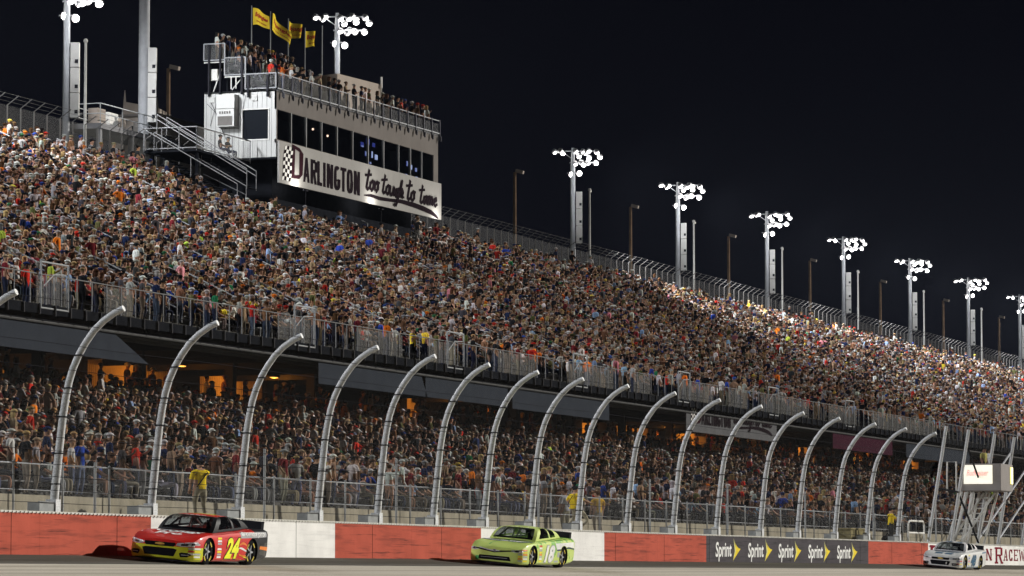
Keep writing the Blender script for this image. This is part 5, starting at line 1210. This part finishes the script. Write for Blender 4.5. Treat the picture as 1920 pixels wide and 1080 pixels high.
    dg = bpy.context.evaluated_depsgraph_get(); out = bpy.data.meshes.new_from_object(ob.evaluated_get(dg)); bpy.data.objects.remove(ob); bpy.data.meshes.remove(me)
    out.name = name; out.materials.clear()
    for m in PM: out.materials.append(m)
    segs = [(Vector(V[a_]), Vector(V[b_]), T[b_], b_) for a_, b_ in E]; idx = {'skin': 0, 'shirt': 1, 'trousers': 2, 'head': 3, 'shoe': 4}
    for p in out.polygons:
        c = p.center; best = None
        for A_, B_, tg, bi in segs:
            ab = B_-A_; u = max(0, min(1, (c-A_).dot(ab)/max(ab.length_squared, 1e-9))); dd = (c-(A_+ab*u)).length
            if best is None or dd < best[0]: best = (dd, tg, u, bi)
        tg = best[1]
        if tg == 'shirt' and c.z > hz+.535 and abs(c.x) < .10: tg = 'skin'
        rel = c - hc
        if tg in ('skin', 'head') and rel.z > -.06 and abs(rel.x) < .15 and rel.length < .19:
            fwd_ = rel.x*tx + rel.y*ty
            tg = 'head' if (rel.z > .055 or fwd_ < -.02 and rel.z > -.045 or (fwd_ < .02 and abs(rel.x*ty - rel.y*tx) > .05 and rel.z > .0)) else 'skin'
        p.material_index = idx[tg]; p.use_smooth = True
    # head detail: nose, ears, cap/hair, brim
    bm = bmesh.new(); bm.from_mesh(out)
    F = Vector((tx, ty, 0)); S = Vector((-ty, tx, 0))
    def ell(c, r3, mi, seg=8, rings=6, zmin=-9):
        n0 = []; 
        for i in range(rings+1):
            th = math.pi*i/rings
            for k_ in range(seg):
                ph = 2*math.pi*k_/seg; q = c + F*(r3[0]*math.sin(th)*math.cos(ph)) + S*(r3[1]*math.sin(th)*math.sin(ph)) + Vector((0, 0, r3[2]*math.cos(th)))
                if q.z < zmin: q.z = zmin
                n0.append(bm.verts.new(q))
        for i in range(rings):
            for k_ in range(seg):
                k2 = (k_+1) % seg
                try: f = bm.faces.new((n0[i*seg+k_], n0[(i+1)*seg+k_], n0[(i+1)*seg+k2], n0[i*seg+k2])); f.material_index = mi; f.smooth = True
                except Exception: pass
    top = hc + Vector((0, 0, .02))
    ell(hc + F*.104 + Vector((0, 0, -.01)), (.02, .014, .022), 0, 6, 4)
    for s_ in (-1, 1): ell(hc + S*s_*.092 + Vector((0, 0, -.005)), (.02, .012, .028), 0, 6, 4)
    if sub > 1 or fingers:
        for s_ in (-1, 1): ell(hc + F*.097 + S*s_*.03 + Vector((0, 0, .018)), (.008, .013, .007), 4, 6, 4)
        ell(hc + F*.096 + Vector((0, 0, -.045)), (.008, .022, .005), 4, 6, 4)
    if head == 'cap':
        ell(top + F*-.005, (.128, .114, .102), 3, 12, 8, top.z + .012)
        bv = [top + Vector((0,0,.022)) + F*(.085 + .085*math.cos(a_)) + S*(.08*math.sin(a_)) + Vector((0,0,-.014*math.cos(a_))) for a_ in [R(-80 + 160*i/6) for i in range(7)]]
        lo_ = [q + Vector((0,0,-.008)) for q in bv]; B1 = [bm.verts.new(q) for q in bv]; B2 = [bm.verts.new(q) for q in lo_]
        for fc in (B1, B2[::-1]):
            f = bm.faces.new(fc); f.material_index = 3
        for i in range(6): f = bm.faces.new((B1[i], B2[i], B2[i+1], B1[i+1])); f.material_index = 3
    elif head == 'hat':
        ell(top, (.126, .114, .11), 3, 12, 8, top.z + .02); ell(top + Vector((0,0,.03)), (.185, .17, .012), 3, 14, 4)
    elif head == 'long':
        ell(top + F*-.018 + Vector((0,0,.0)), (.118, .112, .102), 3, 12, 8, top.z - .0); ell(hc + F*-.065 + Vector((0,0,-.075)), (.065, .10, .16), 3, 10, 8)
    elif head == 'short': ell(top + F*-.012, (.119, .106, .10), 3, 12, 8, top.z + .015)
    bm.to_mesh(out); bm.free(); return out
VAR = []  # (mesh, pose, headwear)
for spec in [('sit','lap','cap',.5,0), ('sit','crossed','cap',.2,.04), ('sit','crossed','short',.7,.02), ('sit','brow+knees','cap',.4,.03), ('sit','knees','short',.6,.12), ('sit','lap','short',.3,0), ('sit','crossed','long',.5,0), ('sit','lap','long',.8,.05), ('sit','knees','hat',.5,.06), ('sit','lap','short',.1,.05),
             ('stand','side','cap',.5,0), ('stand','crossed','short',.4,0), ('stand','side+phone','long',.6,0), ('stand','hip+side','cap',.3,0), ('stand','hip+side','short',.3,0), ('sit', 'knees', 'cap', .9, .14)]:
    VAR.append((person_mesh('person_' + spec[0], spec[0], spec[1], spec[2], 1, False, spec[3], spec[4], spec[2] == 'long'), spec[0], spec[2]))
SH = [('black', (.015,.015,.017), 24), ('charcoal', (.05,.05,.055), 15), ('navy', (.015,.022,.06), 10), ('white', (.54,.53,.51), 14), ('pale grey', (.30,.30,.30), 8), ('maroon', (.14,.02,.025), 6), ('red', (.45,.03,.02), 4), ('orange', (.72,.17,.02), 1.6),
      ('brown', (.14,.07,.04), 8), ('tan', (.24,.17,.11), 7), ('royal blue', (.03,.06,.30), 2.5), ('light blue', (.25,.36,.55), 4), ('green', (.02,.13,.06), 1.2), ('lime', (.45,.60,.08), .5), ('yellow', (.75,.55,.05), .7), ('pink', (.62,.22,.28), .8), ('olive', (.10,.10,.04), 4)]
CAPS = [('white', (.58,.57,.55), 20), ('grey', (.26,.25,.24), 12), ('black', (.02,.02,.022), 18), ('navy', (.02,.03,.09), 10), ('red', (.40,.03,.02), 4), ('orange', (.60,.16,.02), 1.2), ('tan', (.30,.23,.155), 12), ('blue', (.04,.08,.30), 2), ('green', (.04,.13,.06), 1), ('yellow', (.65,.5,.08), .8)]
HAIR = [('brown', (.07,.035,.018), 40), ('black', (.012,.01,.01), 25), ('blond', (.38,.26,.12), 18), ('grey', (.33,.31,.29), 17)]
SKIN = [((.33,.185,.12), 50), ((.26,.14,.09), 30), ((.10,.05,.03), 8), ((.42,.25,.17), 16)]
TRO = [((.02,.025,.045), 40), ((.06,.07,.10), 20), ((.16,.125,.085), 14), ((.012,.012,.014), 22), ((.25,.23,.20), 6)]
rnd = random.Random(24)
def pick(tab):
    t_ = sum(q[-1] for q in tab); u = rnd.random()*t_
    for q in tab:
        u -= q[-1]
        if u <= 0: return q
    return tab[-1]
def jit(c, a=.38):
    k = .84 + rnd.uniform(-a, a); return tuple(min(.85, max(.008, q*k*(1+rnd.uniform(-.08, .08)))) for q in c)
def headcol(hw): return pick(CAPS) if hw in ('cap', 'hat') else pick(HAIR)
vi_sit = [i for i, v in enumerate(VAR) if v[1] == 'sit']; vi_st = [i for i, v in enumerate(VAR) if v[1] == 'stand']
AISLE_L = [66 + 9.15*k for k in range(44)]
def near_aisle(x, A, w): return min(abs(x-a) for a in (A[int(max(0, min(len(A)-1, (x-A[0])//9.15)))], A[int(max(0, min(len(A)-1, (x-A[0])//9.15+1)))])) < w
def yaw_n(): return rnd.gauss(.45, .38)
persons = []   # individuals
def add_person(vi, loc, yaw, label, shirt, head, skin=None, tro=None, group=None, scale=1.0, name='person'):
    o = bpy.data.objects.new(name, VAR[vi][0]); COL.objects.link(o); o.location = loc; o.rotation_euler = (0, 0, yaw); o.scale = (scale*1.08, scale*1.04, scale)
    o['shirt'] = list(map(float, shirt)); o['headwear'] = list(map(float, head)); o['skin'] = list(map(float, skin or jit(pick(SKIN)[0]))); o['trousers'] = list(map(float, tro or jit(pick(TRO)[0])))
    tag(o, label, 'person', group); persons.append(o); return o
crowd = []     # (loc, yaw, scale, variant, shirt, head, skin, trousers)
ORD = ['first','second','third','fourth','fifth','sixth','seventh','eighth','ninth','tenth','eleventh','twelfth','thirteenth','fourteenth','fifteenth','sixteenth','seventeenth','eighteenth','nineteenth','twentieth','twenty-first','twenty-second','twenty-third','twenty-fourth','twenty-fifth','twenty-sixth']
used = {}
def where(p):
    px, py = project(p); best = None
    for i, x in enumerate(POSTX[1:]):
        q = project((x, 44.2, 3.6))[0]
        if best is None or abs(q-px) < abs(best[1]-px): best = (i, q)
    return ORD[best[0]], 'right' if px > best[1] else 'left', px, py
ROWN = ['front row', 'second row', 'third row', 'fourth row']
for r in range(LN):
    y = LR0 + r*LDY; z = LZ0 + r*LDZ; x = 88 + rnd.random()*.5
    xmax = 232 + (y-48)*5.2
    while x < xmax:
        x += rnd.uniform(.46, .60)
        if near_aisle(x, AISLE_L, .68):
            if rnd.random() > .14: continue
            stand = True
        else: stand = rnd.random() < (.045 if r > 1 else .32)
        if rnd.random() < (.06 if r > 0 else .05): continue
        if r >= LN-3 and rnd.random() < .45: continue
        vi = rnd.choice(vi_st if stand else vi_sit); s = pick(SH); hd = headcol(VAR[vi][2]); sc_ = rnd.uniform(.92, 1.06); yw = yaw_n()
        loc = (x, y + rnd.uniform(-.04, .06) + (.22 if not stand else .0), z)
        px, py = project((x, y, z+1))
        if r < 3 and -30 < px < 1100 and len(persons) < 250:
            lab = None
            for tr_ in range(60):
                w_, sd, _, _ = where((x, y, z+.8)); hn = (hd[0] + ' ' + {'cap': 'cap', 'hat': 'wide hat', 'short': 'short hair', 'long': 'long hair'}[VAR[vi][2]])
                lab = ('standing' if stand else 'seated') + ' spectator, %s shirt, %s, %s, just %s of %s curved post' % (s[0], hn, ROWN[r], sd, w_)
                if lab not in used: break
                s = pick(SH); hd = headcol(VAR[vi][2]); vi = rnd.choice(vi_st if stand else vi_sit); hd = headcol(VAR[vi][2])
            used[lab] = 1
            add_person(vi, loc, yw, lab, jit(s[1], .1), jit(hd[1], .1), tro=jit(rnd.choice(((.30,.26,.20), (.10,.12,.20), (.33,.33,.35), (.05,.06,.10), (.35,.20,.14))), .15) if r == 0 else None, group='spectators in the front rows of the lower stand', scale=sc_)
        else: crowd.append((loc, yw, sc_, vi, jit(s[1]), jit(hd[1]), jit(pick(SKIN)[0]), jit(pick(TRO)[0])))
def crowd_add(x, y, z, stand, seated_off=.22):
    vi = rnd.choice(vi_st if stand else vi_sit); crowd.append(((x, y + (0 if stand else seated_off) + rnd.uniform(-.04, .06), z), yaw_n(), rnd.uniform(.92, 1.06), vi, jit(pick(SH)[1]), jit(headcol(VAR[vi][2])[1]), jit(pick(SKIN)[0]), jit(pick(TRO)[0])))
for r in range(UN):
    y = UR0 + r*UDY; z = UZ0 + r*UDZ; x0 = project; x = 116 + (y-63)*2.0; xmax = 302 + (y-63)*4.9
    while x < xmax:
        x += rnd.uniform(.45, .58)
        if 193.5 < x < 221 and y > 83.2: continue
        if 184.5 < x < 194 and y > 82.8: continue
        if near_aisle(x, AISLE_U, .58):
            if rnd.random() > .12: continue
            stand = True
        else: stand = rnd.random() < .035
        if rnd.random() < .035: continue
        if r > UN-3 and rnd.random() < .45: continue
        crowd_add(x, y, z, stand)
x = 112
while x < 300:       # people standing along the walkway behind the upper railing
    x += rnd.choice((.4, .5, .8, 1.6))
    crowd_add(x, 59.6 + rnd.uniform(0, 2.2), 10.97, True)
x = 100
while x < 300:       # people standing at the back of the lower stand
    x += rnd.choice((.7, 1.3, 2.2, 3.5))
    crowd_add(x, 65.4 + rnd.uniform(0, .5), 8.33, True)
# ---- individuals elsewhere
n_roof = 0
def roof_person(x, y, z, stand=True, shirt=None, head=None, lab=None, vi=None, yaw=None, skin=None):
    global n_roof
    vi = vi if vi is not None else rnd.choice(vi_st); s = shirt or pick(SH); hd = head or headcol(VAR[vi][2])
    add_person(vi, (x, y, z), yaw if yaw is not None else rnd.gauss(.5, .3), lab, jit(s[1], .1), jit(hd[1], .1), group='people on the press box roof')
    n_roof += 1
W_ = ('white', (.75,.74,.72)); K_ = ('black', (.02,.02,.022)); RD_ = ('red', (.60,.05,.03)); WC = ('white', (.75,.74,.72)); NV = ('navy', (.02,.03,.07))
tops = sorted([(194.9, W_, K_), (195.7, K_, WC), (196.5, NV, WC), (197.3, W_, ('brown', (.1,.05,.03))), (198.3, K_, None), (198.9, W_, K_), (199.7, K_, WC), (200.6, K_, None), (201.3, NV, None), (202.4, K_, None), (203.2, K_, None), (204.2, NV, None), (205.1, K_, None), (205.9, K_, None), (197.0, K_, K_), (200.2, W_, None), (202.9, RD_, None), (204.7, W_, None)], key=lambda q: q[0])
for i, (x, s, h) in enumerate(tops): roof_person(x, 88.0, 30.95, True, s, h, 'person in %s top standing on the highest roof platform, %s from the left' % (s[0], ORD[i]))
mids = sorted([(195.0, None), (196.6, W_), (198.0, K_), (199.6, K_), (200.9, RD_), (202.0, NV), (203.1, K_), (204.3, K_), (205.5, K_), (195.7, K_), (197.3, NV), (198.8, W_), (200.2, NV), (201.5, K_), (202.6, W_)], key=lambda q: q[0])
for i, (x, s) in enumerate(mids):
    s = s or ('charcoal', (.05,.05,.055)); roof_person(x, 86.7, 30.05, True, s, None, 'person in %s top on the middle roof platform, %s from the left' % (s[0], ORD[i]))
roof_person(194.75, 84.55, 29.2, True, RD_, WC, 'person in red shirt and white cap leaning at the roof corner above the side window', vi_st[3], .9)
lows = sorted([(196.3, ('orange', (.6,.14,.03))), (197.6, W_), (199.4, K_), (201.9, ('tan', (.4,.3,.2))), (203.3, K_), (204.8, K_), (205.9, ('tan', (.4,.3,.2))), (207.2, K_), (208.4, NV), (209.6, ('olive', (.1,.1,.05))), (211.0, K_), (212.6, K_), (214.4, K_), (215.6, NV), (216.8, K_), (217.8, ('brown', (.12,.07,.04))), (198.5, K_), (200.6, W_), (204.1, NV), (209.0, W_), (211.8, K_), (213.5, W_), (215.0, RD_), (218.7, K_), (219.4, W_)], key=lambda q: q[0])
for i, (x, s) in enumerate(lows): roof_person(x, 84.5, rz(x)+.01, True, s, None, 'person in %s top behind the front roof railing, %s from left' % (s[0], ORD[i]))
for i, (x, y) in enumerate(((191.2, 86.1), (192.4, 86.2))):
    roof_person(x, y, 24.97, False, K_, K_, 'person in black seated on the railed balcony, ' + ('left' if i == 0 else 'right') + ' of two', vi_sit[i])
for i, (x, y, z, s, lb) in enumerate([(137.98, 45.6, 3.14, ('yellow', (.7,.5,.04)), None)][:0]): pass
# ---- track marshals (larger figures, clothes as parts)
YJ = ('yellow', (.78,.60,.03))
def marshal(x, y, z, yaw, label, pose='stand', arms='crossed', turn=.3, lean=0, cap=(.015,.015,.02), trousers=(.30,.27,.18), jacket=(.80,.58,.03), head='cap', strap=True, scale=1.0):
    me = person_mesh('person_body', pose, arms, head, 2, True, turn, lean)
    o = bpy.data.objects.new('person', me); COL.objects.link(o); o.location = (x, y, z); o.rotation_euler = (0, 0, yaw); o.scale = (1.28, 1.22, scale)
    o['shirt'] = list(map(float, jacket)); o['headwear'] = list(map(float, cap)); o['skin'] = [.46, .27, .18]; o['trousers'] = list(map(float, trousers)); tag(o, label, 'person', 'marshals and staff beside the track')
    hz = .95
    if strap:
        m = MB(); m.tube([(-.13, .13, hz+.46), (-.02, .145, hz+.33), (.10, .14, hz+.14), (.14, .09, hz+.04)], .016, 6); m.tube([(-.13, .10, hz+.5), (-.12, -.05-lean, hz+.5), (0, -.125-lean*.7, hz+.35), (.13, -.08, hz+.06)], .014, 6); b = m.build('shoulder_strap', BLACKM); b.parent = o
    m = MB(); m.tube([(0, 0, hz-.02), (0, 0, hz+.04)], .152, 16); b = m.build('jacket_hem', PM[1]); b.parent = o; b['shirt'] = o['shirt']; b.scale = (1.0, .86, 1)
    return o
marshal(99.42, 45.35, 3.15, R(150), 'marshal in yellow jacket and khaki trousers with hand at brow, behind the leading car', arms='brow+side', turn=-.7, trousers=(.33,.30,.22))
marshal(133.35, 45.4, 3.14, R(55), 'marshal in yellow jacket and beige shorts, one leg raised, right of the green car', pose='crouch', arms='rail+hip', turn=.2, trousers=(.42,.38,.28), lean=.05)
marshal(182.6, 45.4, 3.14, R(30), 'marshal in bright yellow jacket and black cap left of the starter stand, bags at feet', arms='rail', turn=.2, trousers=(.05,.05,.05))
marshal(137.9, 47.3, 3.14, R(160), 'man in pale grey shirt and shorts standing at the low fence, seen from behind', arms='rail+side', jacket=(.45,.46,.50), trousers=(.30,.28,.20), cap=(.12,.06,.04), head='short', strap=False)
marshal(141.9, 47.3, 3.14, R(150), 'man in mustard yellow shirt and khaki shorts standing at the low fence', arms='side', jacket=(.60,.36,.03), trousers=(.38,.34,.28), cap=(.10,.05,.03), head='short', strap=False)
for i, (x, s) in enumerate(((197.3, (.5,.45,.15)), (198.5, (.7,.69,.66)))):
    o = add_person(vi_st[0] if i == 0 else vi_st[1], (x, 43.9, 6.62), .3 if i else -.4, ('official in dark vest with yellow shoulders' if i == 0 else 'official in white shirt') + ' standing in the starter stand', s, (.02,.02,.02), group='officials in the starter stand')
# ---- everyone else as one crowd
vc = bpy.data.collections.new('crowd_variants')
for i, v in enumerate(VAR): q = bpy.data.objects.new('variant_%02d' % i, v[0]); vc.objects.link(q)
me = bpy.data.meshes.new('crowd'); me.from_pydata([c[0] for c in crowd], [], [])
def att(n, typ, vals, key):
    a = me.attributes.new(n, typ, 'POINT'); a.data.foreach_set(key, vals)
att('variant', 'INT', [c[3] for c in crowd], 'value')
att('rot', 'FLOAT_VECTOR', [q for c in crowd for q in (0.0, 0.0, c[1])], 'vector')
att('size', 'FLOAT_VECTOR', [q for c in crowd for q in (c[2]*rnd.uniform(1.0, 1.16), c[2]*1.04, c[2])], 'vector')
for nm, k_ in (('shirt', 4), ('headwear', 5), ('skin', 6), ('trousers', 7)): att(nm, 'FLOAT_COLOR', [q for c in crowd for q in (*c[k_], 1.0)], 'color')
co = bpy.data.objects.new('crowd', me); COL.objects.link(co); tag(co, 'dense crowd of race spectators filling both tiers of the grandstand', 'crowd', kind='stuff')
ng = bpy.data.node_groups.new('crowd', 'GeometryNodeTree'); ng.interface.new_socket('Geometry', in_out='INPUT', socket_type='NodeSocketGeometry'); ng.interface.new_socket('Geometry', in_out='OUTPUT', socket_type='NodeSocketGeometry')
N, L = ng.nodes.new, ng.links.new
gi, go, ip, ci = N('NodeGroupInput'), N('NodeGroupOutput'), N('GeometryNodeInstanceOnPoints'), N('GeometryNodeCollectionInfo')
ci.inputs['Collection'].default_value = vc; ci.inputs['Separate Children'].default_value = True; ci.inputs['Reset Children'].default_value = True
def na(n, t_):
    x_ = N('GeometryNodeInputNamedAttribute'); x_.data_type = t_; x_.inputs['Name'].default_value = n; return x_.outputs[0]
L(gi.outputs[0], ip.inputs['Points']); L(ci.outputs[0], ip.inputs['Instance']); ip.inputs['Pick Instance'].default_value = True
L(na('variant', 'INT'), ip.inputs['Instance Index']); L(na('rot', 'FLOAT_VECTOR'), ip.inputs['Rotation']); L(na('size', 'FLOAT_VECTOR'), ip.inputs['Scale']); L(ip.outputs[0], go.inputs[0])
md = co.modifiers.new('crowd', 'NODES'); md.node_group = ng
print('crowd', len(crowd), 'individuals', len(persons))

# ================================================================ NIGHT AIR (thin, lets the floodlight beams show)
mb = MB(); mb.box(-60, 620, -30, 180, -1.5, 47)
hz = bpy.data.materials.new('night_haze'); hz.use_nodes = True; n_ = hz.node_tree; n_.nodes.clear()
pv = n_.nodes.new('ShaderNodeVolumePrincipled'); oo = n_.nodes.new('ShaderNodeOutputMaterial')
pv.inputs['Density'].default_value = .000035; pv.inputs['Color'].default_value = (.72, .80, 1, 1); pv.inputs['Anisotropy'].default_value = -.3
n_.links.new(pv.outputs[0], oo.inputs['Volume']); tag(mb.build('haze', hz), kind='stuff')
